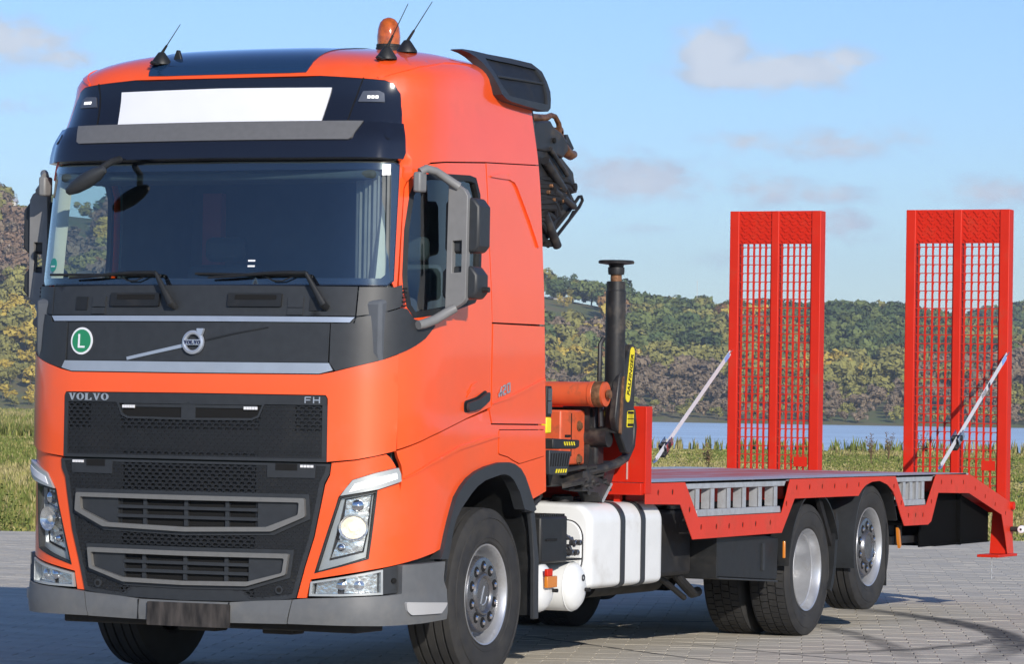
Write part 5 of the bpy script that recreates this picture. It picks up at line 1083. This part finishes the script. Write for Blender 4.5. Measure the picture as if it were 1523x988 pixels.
def paver_mat(name):
    m = ground_mat(name, [(.25,(.41,.37,.30)),(.50,(.50,.455,.375)),(.75,(.57,.525,.44))], .9, (2.4,.35,1), .35, 55, .9)
    nt = m.node_tree; n = nt.nodes; l = nt.links; p = n['Principled BSDF']; base = p.inputs['Base Color'].links[0].from_socket
    oi = n.new('ShaderNodeAttribute'); oi.attribute_name = 'tone'; mr = n.new('ShaderNodeMapRange'); l.new(oi.outputs['Fac'], mr.inputs[0]); mr.inputs[3].default_value = .95; mr.inputs[4].default_value = 1.04
    mu = n.new('ShaderNodeMix'); mu.data_type = 'RGBA'; mu.blend_type = 'MULTIPLY'; mu.inputs[0].default_value = 1; l.new(base, mu.inputs[6]); l.new(mr.outputs[0], mu.inputs[7])
    # curved tyre marks scrubbed on the stones
    tc = n.new('ShaderNodeTexCoord'); cur = mu.outputs[2]; sp = n.new('ShaderNodeSeparateXYZ'); l.new(tc.outputs['Object'], sp.inputs[0])
    nn = n.new('ShaderNodeTexNoise'); nn.inputs['Scale'].default_value = 9; nn.inputs['Detail'].default_value = 6; l.new(tc.outputs['Object'], nn.inputs[0])
    for (cx, cy, R_, wd, st, ax, ay, ar) in ((4.84,4.35,7.40,.17,1.0,8.2,-2.3,4.2),(4.47,5.35,8.45,.14,.9,9.2,-1.6,3.6),(6.96,.73,3.25,.12,.9,6.4,-2.4,2.2),(-1.08,11.93,15.76,.12,.75,6.9,-1.6,2.6),(51.3,-38.4,60.0,.035,1.1,5.0,-.9,2.2),(56.0,-33.2,60.0,.035,1.0,4.9,-2.0,1.8),(30,22,31.0,.05,.8,8.5,-1.0,6)):
        d = n.new('ShaderNodeVectorMath'); d.operation = 'DISTANCE'; l.new(tc.outputs['Object'], d.inputs[0]); d.inputs[1].default_value = (cx,cy,0)
        def mt(op, a, b=None, cl=False):
            q = n.new('ShaderNodeMath'); q.operation = op; q.use_clamp = cl
            for i, v in enumerate((a, b)):
                if v is None: continue
                if isinstance(v, (int, float)): q.inputs[i].default_value = v
                else: l.new(v, q.inputs[i])
            return q.outputs[0]
        k = mt('SUBTRACT', 1, mt('MULTIPLY', mt('ABSOLUTE', mt('SUBTRACT', d.outputs['Value'], R_)), 1/wd), True)
        d2 = n.new('ShaderNodeVectorMath'); d2.operation = 'DISTANCE'; l.new(tc.outputs['Object'], d2.inputs[0]); d2.inputs[1].default_value = (ax,ay,0); f2_ = mt('SUBTRACT', 1.6, mt('MULTIPLY', d2.outputs['Value'], 1.6/ar), True)
        k = mt('MULTIPLY', mt('MULTIPLY', mt('MULTIPLY', k, 1.8, True), f2_), mt('MULTIPLY', nn.outputs[0], st*1.5))
        mx_ = n.new('ShaderNodeMix'); mx_.data_type = 'RGBA'; l.new(k, mx_.inputs[0]); l.new(cur, mx_.inputs[6]); mx_.inputs[7].default_value = (.06,.058,.055,1); cur = mx_.outputs[2]
    l.new(cur, p.inputs['Base Color']); return m
PAV = paver_mat('concrete_paver')
JOINT = ground_mat('paver_joint', [(.36,(.09,.08,.065)),(.46,(.32,.29,.235)),(.62,(.46,.42,.345))], 1.3, (3.2,.22,1))
SOIL = ground_mat('meadow_ground', [(.25,(.055,.085,.016)),(.45,(.10,.125,.028)),(.60,(.16,.16,.045)),(.78,(.22,.19,.075))], .35, (1,1,1), .6, 3)
LAKEM = mat('lake_water', (.55,.70,.82), .42, spec=.8, bump=.5, bscale=.9, bdist=.25, stretch=(1,1,1), noise=.12, nscale=.03)  # pale blue base stands in for the sky's reflection on the waves
HILLM = ground_mat('hill_ground', [(.30,(.10,.13,.045)),(.45,(.15,.17,.06)),(.58,(.19,.16,.08)),(.75,(.20,.22,.08))], .045, (1,1,1), .3, 1)
# ---- ground sheets
lakeN, lakeF = 176, 1080
sheet('ground', [wp(-60,-200,-.05),wp(-60,200,-.05),wp(lakeN-2,420,-.05),wp(lakeN-2,-420,-.05)], SOIL, kind='structure')
bank = G(); k = 60
for i in range(k+1):
    s = -420+840*i/k; bank.v += [tuple(wp(lakeN-4,s,-.05)), tuple(wp(lakeN,s,-.35)), tuple(wp(lakeN+3,s,-1.6))]
for i in range(k):
    a = i*3; bank.f += [(a,a+3,a+4,a+1),(a+1,a+4,a+5,a+2)]
bank.make('lake_bank', SOIL, None, kind='structure')
sheet('lake', [wp(lakeN-1,-2500,-1.0),wp(lakeN-1,2500,-1.0),wp(lakeF+60,2500,-1.0),wp(lakeF+60,-2500,-1.0)], LAKEM, kind='structure')
sheet('meadow', [wp(lakeN-6,-.112*170,-.04), wp(lakeF+30,-.112*1110,-.04), wp(lakeF+30,-900,-.04), wp(lakeN-6,-900,-.04)], SOIL, kind='structure')
# ---- paved yard with its stones
E0, E1 = Vector((20.97,14.44)), Vector((28.6,3.6)); ed = (E1-E0).normalized(); en = Vector((ed.y, -ed.x)); en = en if en.x < 0 else -en
A = E0-ed*90; B = E1+ed*90
yard = sheet('paved_yard', [(A.x,A.y,-.012),(B.x,B.y,-.012),((B+en*110).x,(B+en*110).y,-.012),((A+en*110).x,(A+en*110).y,-.012)], JOINT, kind='structure')
ra = math.radians(-70); rd = Vector((math.cos(ra), math.sin(ra))); rn = Vector((-rd.y, rd.x)); rn = rn if rn.x > 0 else -rn
PL, PW = .30, .20
cells = []; rnd = random.Random(2)
for i in range(-10, 260):
    for j in range(-150, 150):
        c = rn*((i+.5)*PW)+rd*((j+(.5 if i % 2 else 0))*PL)
        q = Vector((c.x, c.y, 0))-C0; dd = q.dot(FW); ss = q.dot(RT)
        if dd < 17.5 or dd > 56: continue
        m_ = dd*.15+1.3
        if ss < -m_-2 or ss > m_+7: continue
        if (Vector((c.x,c.y))-E0).dot(en) < .12: continue
        cells.append((dd, abs(ss), c))
cells.sort(key=lambda t: t[0])
def paver_geo(c, rnd, far):
    z = rnd.uniform(-.0012,.0012); tx, ty = rnd.uniform(-.003,.003), rnd.uniform(-.004,.004); hl_, hw = PL/2-.0015, PW/2-.0022; b = .003; vs = []
    for (u_, v_) in ((-hl_,-hw),(hl_,-hw),(hl_,hw),(-hl_,hw)): p = c+rd*u_+rn*v_; vs.append((p.x,p.y,-.02))
    for (u_, v_) in ((-hl_,-hw),(hl_,-hw),(hl_,hw),(-hl_,hw)): p = c+rd*u_+rn*v_; vs.append((p.x,p.y,z-.004+tx*u_+ty*v_))
    for (u_, v_) in ((-hl_+b,-hw+b),(hl_-b,-hw+b),(hl_-b,hw-b),(-hl_+b,hw-b)): p = c+rd*u_+rn*v_; vs.append((p.x,p.y,z+tx*u_+ty*v_))
    return vs, [(8,9,10,11),(0,1,5,4),(1,2,6,5),(2,3,7,6),(3,0,4,7),(4,5,9,8),(5,6,10,9),(6,7,11,10),(7,4,8,11)]
def set_tone(me, per):
    at = me.attributes.new('tone', 'FLOAT', 'FACE'); vals = []
    for t in per: vals += [t]*9
    at.data.foreach_set('value', vals)
near = [c for c in cells if abs(c[1]) < c[0]*.139][:300]; ns = set(id(c) for c in near)
for c in near:
    vs, fs = paver_geo(Vector((0,0)), rnd, False); me = bpy.data.meshes.new('paver'); me.from_pydata(vs, [], fs); set_tone(me, [rnd.random()]); me.materials.append(PAV)
    o = bpy.data.objects.new('paver', me); o.location = (c[2].x,c[2].y,0); COL.objects.link(o); o.parent = yard
vs, fs, tones = [], [], []
for c in cells:
    if id(c) in ns: continue
    a, b = paver_geo(c[2], rnd, True); k = len(vs); vs += a; fs += [tuple(i+k for i in f) for f in b]; tones.append(rnd.random())
me = bpy.data.meshes.new('paver_field'); me.from_pydata(vs, [], fs); set_tone(me, tones); obj('paver_field', me, yard, PAV, 0, None, kind='stuff')
# ---- meadow grass, in tufts of single blades
def leafmat(name, c, var=.35, trans=.0):
    m = mat(name, c, .75, noise=var, nscale=.8, spec=.2); return m
GR = [leafmat('grass_green', (.155,.185,.045)), leafmat('grass_olive', (.26,.245,.08)), leafmat('grass_straw', (.36,.31,.14)), leafmat('grass_brown', (.15,.095,.055))]
def blades(name, spots, hfun, mfun, seed, **pr):
    rnd = random.Random(seed); vs = []; fs = []; mi = []
    for (d, s, z0) in spots:
        base = wp(d, s, z0); nb = 5 if d < 60 else 4; h0 = hfun(d, s)*rnd.uniform(.6,1.25); wd = (.006+.00022*d)*(.6 if name == 'bank_weeds' else 1); m0 = mfun(d, s, rnd)
        for _ in range(nb):
            a = rnd.uniform(0, 6.28); o = Vector((rnd.gauss(0,.06), rnd.gauss(0,.06), 0)); h = h0*rnd.uniform(.6,1.1); ln = h*rnd.uniform(.08,.45); dx, dy = math.cos(a)*ln, math.sin(a)*ln; px, py = -math.sin(a)*wd, math.cos(a)*wd
            b = base+o; k = len(vs); vs += [(b.x-px,b.y-py,b.z-.05),(b.x+px,b.y+py,b.z-.05),(b.x+dx*.35+px*.8,b.y+dy*.35+py*.8,b.z+h*.6),(b.x+dx*.35-px*.8,b.y+dy*.35-py*.8,b.z+h*.6),(b.x+dx,b.y+dy,b.z+h)]
            fs += [(k,k+1,k+2,k+3),(k+3,k+2,k+4)]; mi += [m0 if rnd.random() < .75 else rnd.randrange(3)]*2
    me = bpy.data.meshes.new(name); me.from_pydata(vs, [], fs)
    for g_ in GR: me.materials.append(g_)
    me.polygons.foreach_set('material_index', mi); return obj(name, me, None, None, 0, None, **pr)
rnd = random.Random(4); sp = []
for _ in range(92000):
    d = 34+(lakeN-38)*rnd.random()**1.7; s = rnd.uniform(-(d*.145+4), d*.145+12)
    q = wp(d, s); e_ = (Vector((q.x,q.y))-E0).dot(en)
    if e_ > -.05: continue
    if rnd.random() > .35 and d > 120 and False: continue
    sp.append((d, s, -.05))
for _ in range(9000):
    d = 172+500*rnd.random()**1.6; s = -d*(.113+.04*rnd.random()); sp.append((d, s, -.05))
def hf(d, s):
    h = .04+.08*vnoise(s*.25+7, d*.10)+ (.10 if s < -d*.09 else 0)+(.5 if d > 170 else 0)
    if d > 150 and s > 11: h += .08*vnoise(s*.5, 3)
    q = wp(d, s); e_ = -(Vector((q.x,q.y))-E0).dot(en)
    return h*min(1, .35+e_*.12)
def mf(d, s, r):
    v = vnoise(s*.3+3, d*.07)+r.uniform(-.25,.25); return 0 if v < .42 else (1 if v < .62 else 2)
blades('meadow_grass', sp, hf, mf, 5, kind='stuff')
# tall dry weeds along the bank against the water, some as plants of their own
rnd = random.Random(8); sp = []
for _ in range(2600):
    d = rnd.uniform(lakeN-26, lakeN-1); s = rnd.uniform(-27,40); w_ = vnoise(s*.22+1, 9)
    if s > 13.5 or (w_ > .62 and rnd.random() < .15): sp.append((d, s, -.05 if d < lakeN-4 else -.25))
blades('bank_weeds', sp, lambda d, s: .10+.18*vnoise(s*.8, 2), lambda d, s, r: r.choice((1,1,3,2)), 9, kind='stuff')
def weed(d, s, h, label, mi, seed):
    r = random.Random(seed); e = empty('tall_weed', wp(d,s,-.05), label=label, category='weed'); g = G(); f = G()
    for k in range(5):
        a = r.uniform(0,6.28); l_ = r.uniform(.05,.3)*h; hh = h*r.uniform(.7,1); g.tube([(0,0,0),(math.cos(a)*l_*.4,math.sin(a)*l_*.4,hh*.5),(math.cos(a)*l_,math.sin(a)*l_,hh)], [.012,.009,.004], 5)
        for j in range(26):
            t = r.uniform(.45,1); b = r.uniform(0,6.28); p = Vector((math.cos(a)*l_*t, math.sin(a)*l_*t, hh*t)); q = p+Vector((math.cos(b)*.09,math.sin(b)*.09,.05)); f.add([p,(p+q)/2+Vector((.02,.0,.015)),q,(p+q)/2-Vector((.02,0,.01))],[(0,1,2,3)])
    g.make('stem', GR[mi], e); f.make('seed_head', GR[3], e, sharp=None)
weed(92, 4.9, .95, 'lone tall weed with seed heads standing against the lake beyond the deck', 1, 1)
for k, (d, s) in enumerate(((140,14.2),(150,16.5),(128,12.4))): weed(d, s, 1.1, ('tall brown weed against the water left of the near ramp','tall brown weed just left of the near ramp above the grass','tall brown weed beside the far ramp above the grass')[k], 3, 20+k)
# leafy green plants at the yard's edge on the left, and one bush in the grass
def herb(p, n_, r_, h_, label, seed, cat='plant', nm='leafy_plant'):
    r = random.Random(seed); e = empty(nm, p, label=label, category=cat); f = G(); g = G()
    for k in range(max(4, n_//22)):
        a = r.uniform(0,6.28); rr = r_*math.sqrt(r.random())*.8; g.tube([(math.cos(a)*rr*.6,math.sin(a)*rr*.6,0),(math.cos(a)*rr,math.sin(a)*rr,h_*r.uniform(.6,1))], [.006,.003], 5)
    for k in range(n_):
        a = r.uniform(0,6.28); rr = r_*math.sqrt(r.random()); z = h_*r.random()*(1.1-.5*rr/r_); c_ = Vector((math.cos(a)*rr, math.sin(a)*rr, z)); s_ = r.uniform(.03,.06); b = r.uniform(0,6.28); dv = Vector((math.cos(b),math.sin(b),r.uniform(-.2,.7))).normalized()*s_; sd = dv.cross(Vector((0,0,1))).normalized()*s_*.4
        f.add([c_, c_+dv*.5+sd, c_+dv, c_+dv*.5-sd], [(0,1,2,3)])
    g.make('stem', GR[0], e); o = f.make('leaf', GR[0], e, sharp=None, kind='stuff'); return e
LB = ['low green weed clump at the yard edge, at the left edge of the photo','low green weed clump at the yard edge, nearest the far headlamp','leafy weed in the grass behind the yard edge at far left','broad weed between the yard edge and the far mirror']
for k, (x, y) in enumerate(((21.3,14.7),(22.0,13.75),(22.6,15.6),(23.6,14.3))): herb((x,y,-.04), 420, .42, .42+.1*k, LB[k], 40+k)
herb(wp(98,9.05+.0,-.05), 900, 1.0, .75, 'dark green bush in the grass right of the far ramp', 50, 'bush', 'low_bush')
# ---- the wooded hill across the lake
def px_s(u, D): return D*(u-761.5)/FPX
RD = 1480.
ridge = [(-2500,38),(-900,60),(-420,78),(px_s(0,RD),1.6+RD*(598.5-284)/FPX),(px_s(60,RD),1.6+RD*(599.6-296)/FPX),(px_s(200,RD),1.6+RD*(602-310)/FPX),(px_s(400,RD),68),(px_s(600,RD),62),(px_s(815,RD),1.6+RD*(612-432)/FPX),(px_s(880,RD),1.6+RD*(613-442)/FPX),(px_s(985,RD),1.6+RD*(614.6-462)/FPX),
 (px_s(1080,RD),1.6+RD*(616-470)/FPX),(px_s(1240,RD),1.6+RD*(619-476)/FPX),(px_s(1300,RD),1.6+RD*(620-478)/FPX),(px_s(1400,RD),1.6+RD*(621-492)/FPX),(px_s(1450,RD),34),(px_s(1523,RD),26),(400,20),(900,34),(2500,24)]
ridge2 = [(-2500,30),(px_s(1200,1900),10),(px_s(1330,1900),44),(px_s(1430,1900),1.6+1900*(622-486)/FPX),(px_s(1523,1900),1.6+1900*(623-466)/FPX),(500,62),(2500,50)]
def hill_h(d, s):
    H = lerp_tab(ridge, s); q = (d-lakeF)/(RD-lakeF); base = -1.2; H -= 3
    if q <= 0: h = base+q*20
    else:
        f = min(1, q); f = (f*.35+.65*(f*f*(3-2*f))); h = base+2.0*min(1,q*14)+(H-2)*f
        if q > 1: h = base+2+(H-2)-min(18,(q-1)*H*.35)
    h2 = -50
    if d > 1500: q2 = (d-1500)/400.; H2 = lerp_tab(ridge2, s)-7; f = min(1, q2); h2 = H2*(f*f*(3-2*f))-(0 if q2 < 1 else (q2-1)*10)
    return max(h, h2)+(vnoise(s*.012, d*.012)-.5)*5*min(1,max(0,q*2))
ds = [lakeF-12,lakeF,lakeF+4,lakeF+15]+[lakeF+15+k*24 for k in range(1,38)]+[2100,2400,3000]; sl = [-2500,-1800,-1300,-900,-650]+[-500+12.5*k for k in range(81)]+[650,900,1300,1800,2500]
hv = [tuple(wp(d,s,hill_h(d,s))) for d in ds for s in sl]; m_ = len(sl)
me = bpy.data.meshes.new('hill'); me.from_pydata(hv, [], [(i*m_+j,i*m_+j+1,(i+1)*m_+j+1,(i+1)*m_+j) for i in range(len(ds)-1) for j in range(m_-1)]); obj('hill', me, None, HILLM, 0, 80, kind='structure')
# trees: crowns of many small leaf clumps, a few shapes times autumn colours
def tmat(name, c): return mat(name, c, .85, noise=.22, nscale=.12, spec=.15)
TM = {'dark green': tmat('foliage_dark_green', (.085,.120,.045)), 'green': tmat('foliage_green', (.145,.175,.055)), 'olive': tmat('foliage_olive', (.25,.235,.07)), 'yellow': tmat('foliage_yellow', (.46,.35,.07)), 'orange brown': tmat('foliage_orange', (.30,.17,.06)), 'grey brown': tmat('foliage_bare', (.23,.175,.115)), 'purple brown': tmat('foliage_purple', (.23,.155,.10))}
BARK = mat('bark', (.10,.08,.06), .9)
def crown(seed, rx, rz, zc, n_, size, flat=0):
    r = random.Random(seed); f = G(); lobes = [(Vector((r.gauss(0,.45)*rx, r.gauss(0,.45)*rx, zc+r.uniform(-.5,.75)*rz)), r.uniform(.35,.62)*rx) for _ in range(9)]
    for _ in range(n_):
        c_, R_ = r.choice(lobes); d = Vector((r.gauss(0,1),r.gauss(0,1),r.gauss(0,1))).normalized(); p = c_+d*R_*(r.random()**.18)*Vector((1,1,rz/rx*.8)).length/1.6
        s_ = size*r.uniform(.6,1.3); n = (d+Vector((r.gauss(0,.3),r.gauss(0,.3),r.gauss(0,.3)+.15))).normalized(); a = n.orthogonal().normalized()*s_; b = n.cross(a)
        a2 = a*math.cos(1)+b*math.sin(1); f.add([p-a, p+b*r.uniform(.5,.9), p+a2*.8, p-b*r.uniform(.4,.9)], [(0,1,2,3)])
    return f
shapes = []
for k in range(6):
    f = crown(60+k, 3.6+.3*(k%3), 4.2+.5*(k%2), 6.6, 420, 1.15); shapes.append(f)
tree_me = {}
def tree_mesh(k, col):
    if (k, col) not in tree_me:
        f = shapes[k]; g = G(); g.cyl((0,0,-1.5),(0,0,6.5),.35,.12,n=6); nb = len(g.f); g.v2 = len(g.v); b = len(g.v); g.v += f.v; g.f += [tuple(i+b for i in q) for q in f.f]
        me = bpy.data.meshes.new('tree'); me.from_pydata(g.v, [], g.f); me.materials.append(BARK); me.materials.append(TM[col]); me.polygons.foreach_set('material_index', [0]*nb+[1]*(len(g.f)-nb)); tree_me[(k, col)] = me
    return tree_me[(k, col)]
rnd = random.Random(12); cand = []
def tint(d, s, r):
    q = (d-lakeF)/(RD-lakeF); v = vnoise(s*.034+5, d*.013+2)*.9+.05+r.uniform(-.13,.13)
    left = s < -90
    if q > .93: return r.choice(['dark green','green','dark green','olive'])
    if left: return ('purple brown' if v < .22 else 'grey brown' if v < .36 else 'orange brown' if v < .42 else 'olive' if v < .62 else 'yellow') if q < .75 else r.choice(['grey brown','purple brown','olive'])
    if q < .14: return r.choice(['grey brown','grey brown','olive','grey brown'])
    if q < .42: return 'grey brown' if v < .30 else 'olive' if v < .52 else 'yellow' if v < .62 else 'orange brown' if v < .68 else 'green' if v < .8 else 'dark green'
    return 'dark green' if v < .36 else 'green' if v < .58 else 'olive' if v < .76 else 'grey brown' if v < .82 else 'orange brown' if v < .86 else 'yellow'
for _ in range(34000):
    d = rnd.uniform(lakeF+6, 1960); s = rnd.uniform(-.165,.20)*d; q = (d-lakeF)/(RD-lakeF)
    if q > 1.05 and s < px_s(1330,1700): continue
    u = 761.5+FPX*s/d
    # open fields: left hilltop pasture and the field above the crane
    if u < 150 and q > .66 and vnoise(s*.05,d*.03) < .72: continue
    if 780 < u < 905 and .55 < q < .93: continue
    cand.append((d, s, q))
grid = {}; placed = []
for d, s, q in cand:
    mind = 4.8 if q > .1 else 3.0; key = (int(d//8), int(s//4)); ok = True
    for a in (-1,0,1):
        for b in (-1,0,1):
            for (d2, s2) in grid.get((key[0]+a, key[1]+b), ()):
                if abs(s-s2) < mind and abs(d-d2) < 8: ok = False
    if ok: grid.setdefault(key, []).append((d, s)); placed.append((d, s, q))
vis = [(p, p[0]) for p in placed if 780 < 761.5+FPX*p[1]/p[0] < 1560 or -30 < 761.5+FPX*p[1]/p[0] < 210]
vis.sort(key=lambda t: t[1]); chosen = set(id(p) for p, _ in vis[:290]); rest = {}
for p in placed:
    d, s, q = p; k = rnd.randrange(6); col = tint(d, s, rnd); sc = rnd.uniform(.8,1.25)*(.36 if q < .10 else .62 if q < .25 else .86 if q < 1.05 else 1.0); loc = wp(d, s, hill_h(d,s)-.4*sc); rz = rnd.uniform(0,6.28)
    if id(p) in chosen:
        o = bpy.data.objects.new('tree' if q > .1 else 'shrub', tree_mesh(k, col)); o.location = loc; o.rotation_euler = (0,0,rz); o.scale = (sc*1.15,sc*1.15,sc*rnd.uniform(.85,1.1)); COL.objects.link(o)
        u_ = 761.5+FPX*s/d; side = 'left of the truck' if s < -90 and u_ < 60 else 'behind the cab glass' if u_ < 500 else 'left of the far ramp' if u_ < 1085 else 'behind the far ramp' if u_ < 1230 else 'between the two ramps' if u_ < 1348 else 'behind the near ramp' if u_ < 1505 else 'at the right edge'; hgt = 'low on' if q < .35 else 'halfway up' if q < .68 else 'high on'
        if q > .1: o['label'] = f'{col} autumn tree {hgt} the hillside across the lake, {side}'; o['category'] = 'tree'; o['group'] = f'{col} trees {hgt} the hillside {side}'
        else: o['label'] = f'low {col} shrub on the far lakeshore, {side}'; o['category'] = 'shrub'; o['group'] = f'{col} shrubs on the far shore {side}'
    else: rest.setdefault(col, []).append((k, loc, rz, sc))
import numpy as np
allv = []; allf = []; mi = []; base = 0; cols = list(TM)
arr = [(np.array(f.v), np.array(f.f)) for f in shapes]
for col in cols:
    for (k, loc, rz, sc) in rest.get(col, ()):
        v, f = arr[k]; v = v[:]; c_, s_ = math.cos(rz), math.sin(rz)
        stp_ = 1 if loc.length < 1700 else 2
        vv = np.stack([(v[:,0]*c_-v[:,1]*s_)*sc*1.15+loc.x, (v[:,0]*s_+v[:,1]*c_)*sc*1.15+loc.y, v[:,2]*sc+loc.z], 1); ff = f
        allv.append(vv); allf.append(ff+base); mi.append(np.full(len(ff), cols.index(col), dtype=np.int32)); base += len(vv)
V_ = np.concatenate(allv).astype(np.float32); F_ = np.concatenate(allf).astype(np.int32); MI = np.concatenate(mi)
me = bpy.data.meshes.new('forest'); me.vertices.add(len(V_)); me.vertices.foreach_set('co', V_.ravel()); me.loops.add(F_.size); me.loops.foreach_set('vertex_index', F_.ravel()); me.polygons.add(len(F_)); me.polygons.foreach_set('loop_start', np.arange(0, F_.size, 4, dtype=np.int32)); me.polygons.foreach_set('material_index', MI); me.update(calc_edges=True); me.validate()
for c_ in cols: me.materials.append(TM[c_])
obj('forest', me, None, None, 0, None, kind='stuff')
print('TREES', len(placed), 'forest faces', len(F_))
def top(u, D=RD): s = px_s(u, D); return wp(D, s, hill_h(D, s))
def lone_tree(u, D, h, col, label, seed, wide=1.0):
    s = px_s(u, D); e = empty('tree', wp(D, s, hill_h(D,s)-.3), label=label, category='tree'); g = G(); g.tube([(0,0,-.5),(0,0,h*.35),(.1,.05,h*.8)], [h*.035,h*.028,h*.008], 7)
    for k in range(5): a = k*1.256; g.tube([(0,0,h*(.25+.08*k)),(math.cos(a)*h*.2*wide,math.sin(a)*h*.2*wide,h*(.45+.09*k))], [h*.014,h*.004], 5)
    g.make('trunk', BARK, e); f = crown(seed, h*.34*wide, h*.40, h*.60, 700, h*.045); f.make('crown', TM[col], e, sharp=None)
lone_tree(41, 1300, 9.5, 'dark green', 'round dark green tree alone on the ridge left of the far mirror', 90, 1.25)
lone_tree(12, 1480, 5, 'grey brown', 'low bare bush beside the hilltop barn at the left edge of the photo', 91, 1.6)
for k, (u, h) in enumerate(((822,9),(837,10),(851,11.5))): lone_tree(u, RD, h, 'dark green', ('dark conifer on the ridge right behind the cab corner','middle dark conifer of the ridge clump behind the cab','tallest pointed conifer of the ridge clump behind the cab')[k], 92+k, .62)
lone_tree(879, RD, 9.5, 'olive', 'loose olive tree on the ridge just left of the black stabiliser leg', 96, 1.1)
lone_tree(838, RD-60, 6, 'yellow', 'low yellow bush below the ridge conifers behind the cab', 97, 1.8)
HW = mat('house_wall', (.62,.60,.56), .8, noise=.06); RF = mat('house_roof', (.22,.14,.11), .8, noise=.2); RF2 = mat('pale_roof', (.50,.50,.52), .6)
def house(u, D, w_, dpt, h, rh, label, dz=0, rm=None, name='house', cat='house'):
    s = px_s(u, D); e = empty(name, wp(D, s, hill_h(D,s)+dz-.5), label=label, category=cat); e.rotation_euler = (0,0,YAW-math.pi/2)
    G().box((-w_/2,-dpt/2,0),(w_/2,dpt/2,h+.5)).make('wall', HW, e); G().prism([(-w_/2-.4,h+.45),(0,h+rh+.5),(w_/2+.4,h+.45)] if False else [(-dpt/2-.4,h+.45),(0,h+rh+.5),(dpt/2+.4,h+.45)], 'x', -w_/2-.4, w_/2+.4).make('roof', rm or RF, e)
    n_ = max(2, int(w_/3))
    for k in range(n_): x = -w_/2+w_*(k+.5)/n_; G().box((x-.45,-dpt/2-.04,1.2),(x+.45,-dpt/2+.02,2.4)).make('window', BLACK, e)
house(5, 1390, 11, 7, 3, 2.2, 'brown roofed building on the hillside at the left edge, below the pasture', 0)
house(4, 1450, 9, 6, 2.6, 1.2, 'pale roofed shed highest on the hill at the left edge', 0, RF2, 'shed', 'shed')
house(894, RD, 5, 5, 3, 1.8, 'white gabled house on the ridge beside the black stabiliser leg', 2.5)
house(832, RD-8, 9, 5, 1.6, .7, 'long pale shed on the ridge behind the cab corner', -1, RF2, 'shed', 'shed')
house(1032, RD, 6, 5, 2.5, 1.8, 'brick house on the ridge between the crane and the far ramp', 3.0)
house(981, RD, 3, 3, 7, .5, 'narrow white tower among the ridge trees right of the crane', 1.0, RF2, 'tower', 'tower')
def pole(u, D, h, label, r=.16): s = px_s(u, D); o = G().cyl((0,0,-1),(0,0,h),r,r*.7,n=8).box((-.7,-.06,h-.6),(.7,.06,h-.45)).make('utility_pole', HW, None, label=label, category='pole'); o.location = wp(D, s, hill_h(D,s))
pole(820, RD, 9, 'pale utility pole on the ridge right behind the cab corner'); pole(1036, RD, 17, 'thin mast standing over the brick house on the ridge', .12); pole(11, 1330, 6, 'white post on the hillside at the left edge of the photo', .22)

# ---- the air: thin haze over lake and hill
if True:
    hz = bpy.data.materials.new('thin_haze'); hz.use_nodes = True; n = hz.node_tree.nodes; n.remove(n['Principled BSDF']); v = n.new('ShaderNodeVolumePrincipled'); v.inputs['Color'].default_value = (.80,.88,1,1); v.inputs['Density'].default_value = .00017; v.inputs['Anisotropy'].default_value = .2
    hz.node_tree.links.new(v.outputs[0], n['Material Output'].inputs['Volume'])
    a, b = wp(-260,0,0), wp(3600,0,0); g = G(); k = [wp(d,s,0) for d, s in ((-160,-2620),(-160,2620),(3080,2620),(3080,-2620))]
    g.add([(p.x,p.y,-4.0) for p in k]+[(p.x,p.y,130) for p in k], [(3,2,1,0),(4,5,6,7),(0,1,5,4),(1,2,6,5),(2,3,7,6),(3,0,4,7)]); g.make('haze', hz, None, sharp=None, kind='stuff')
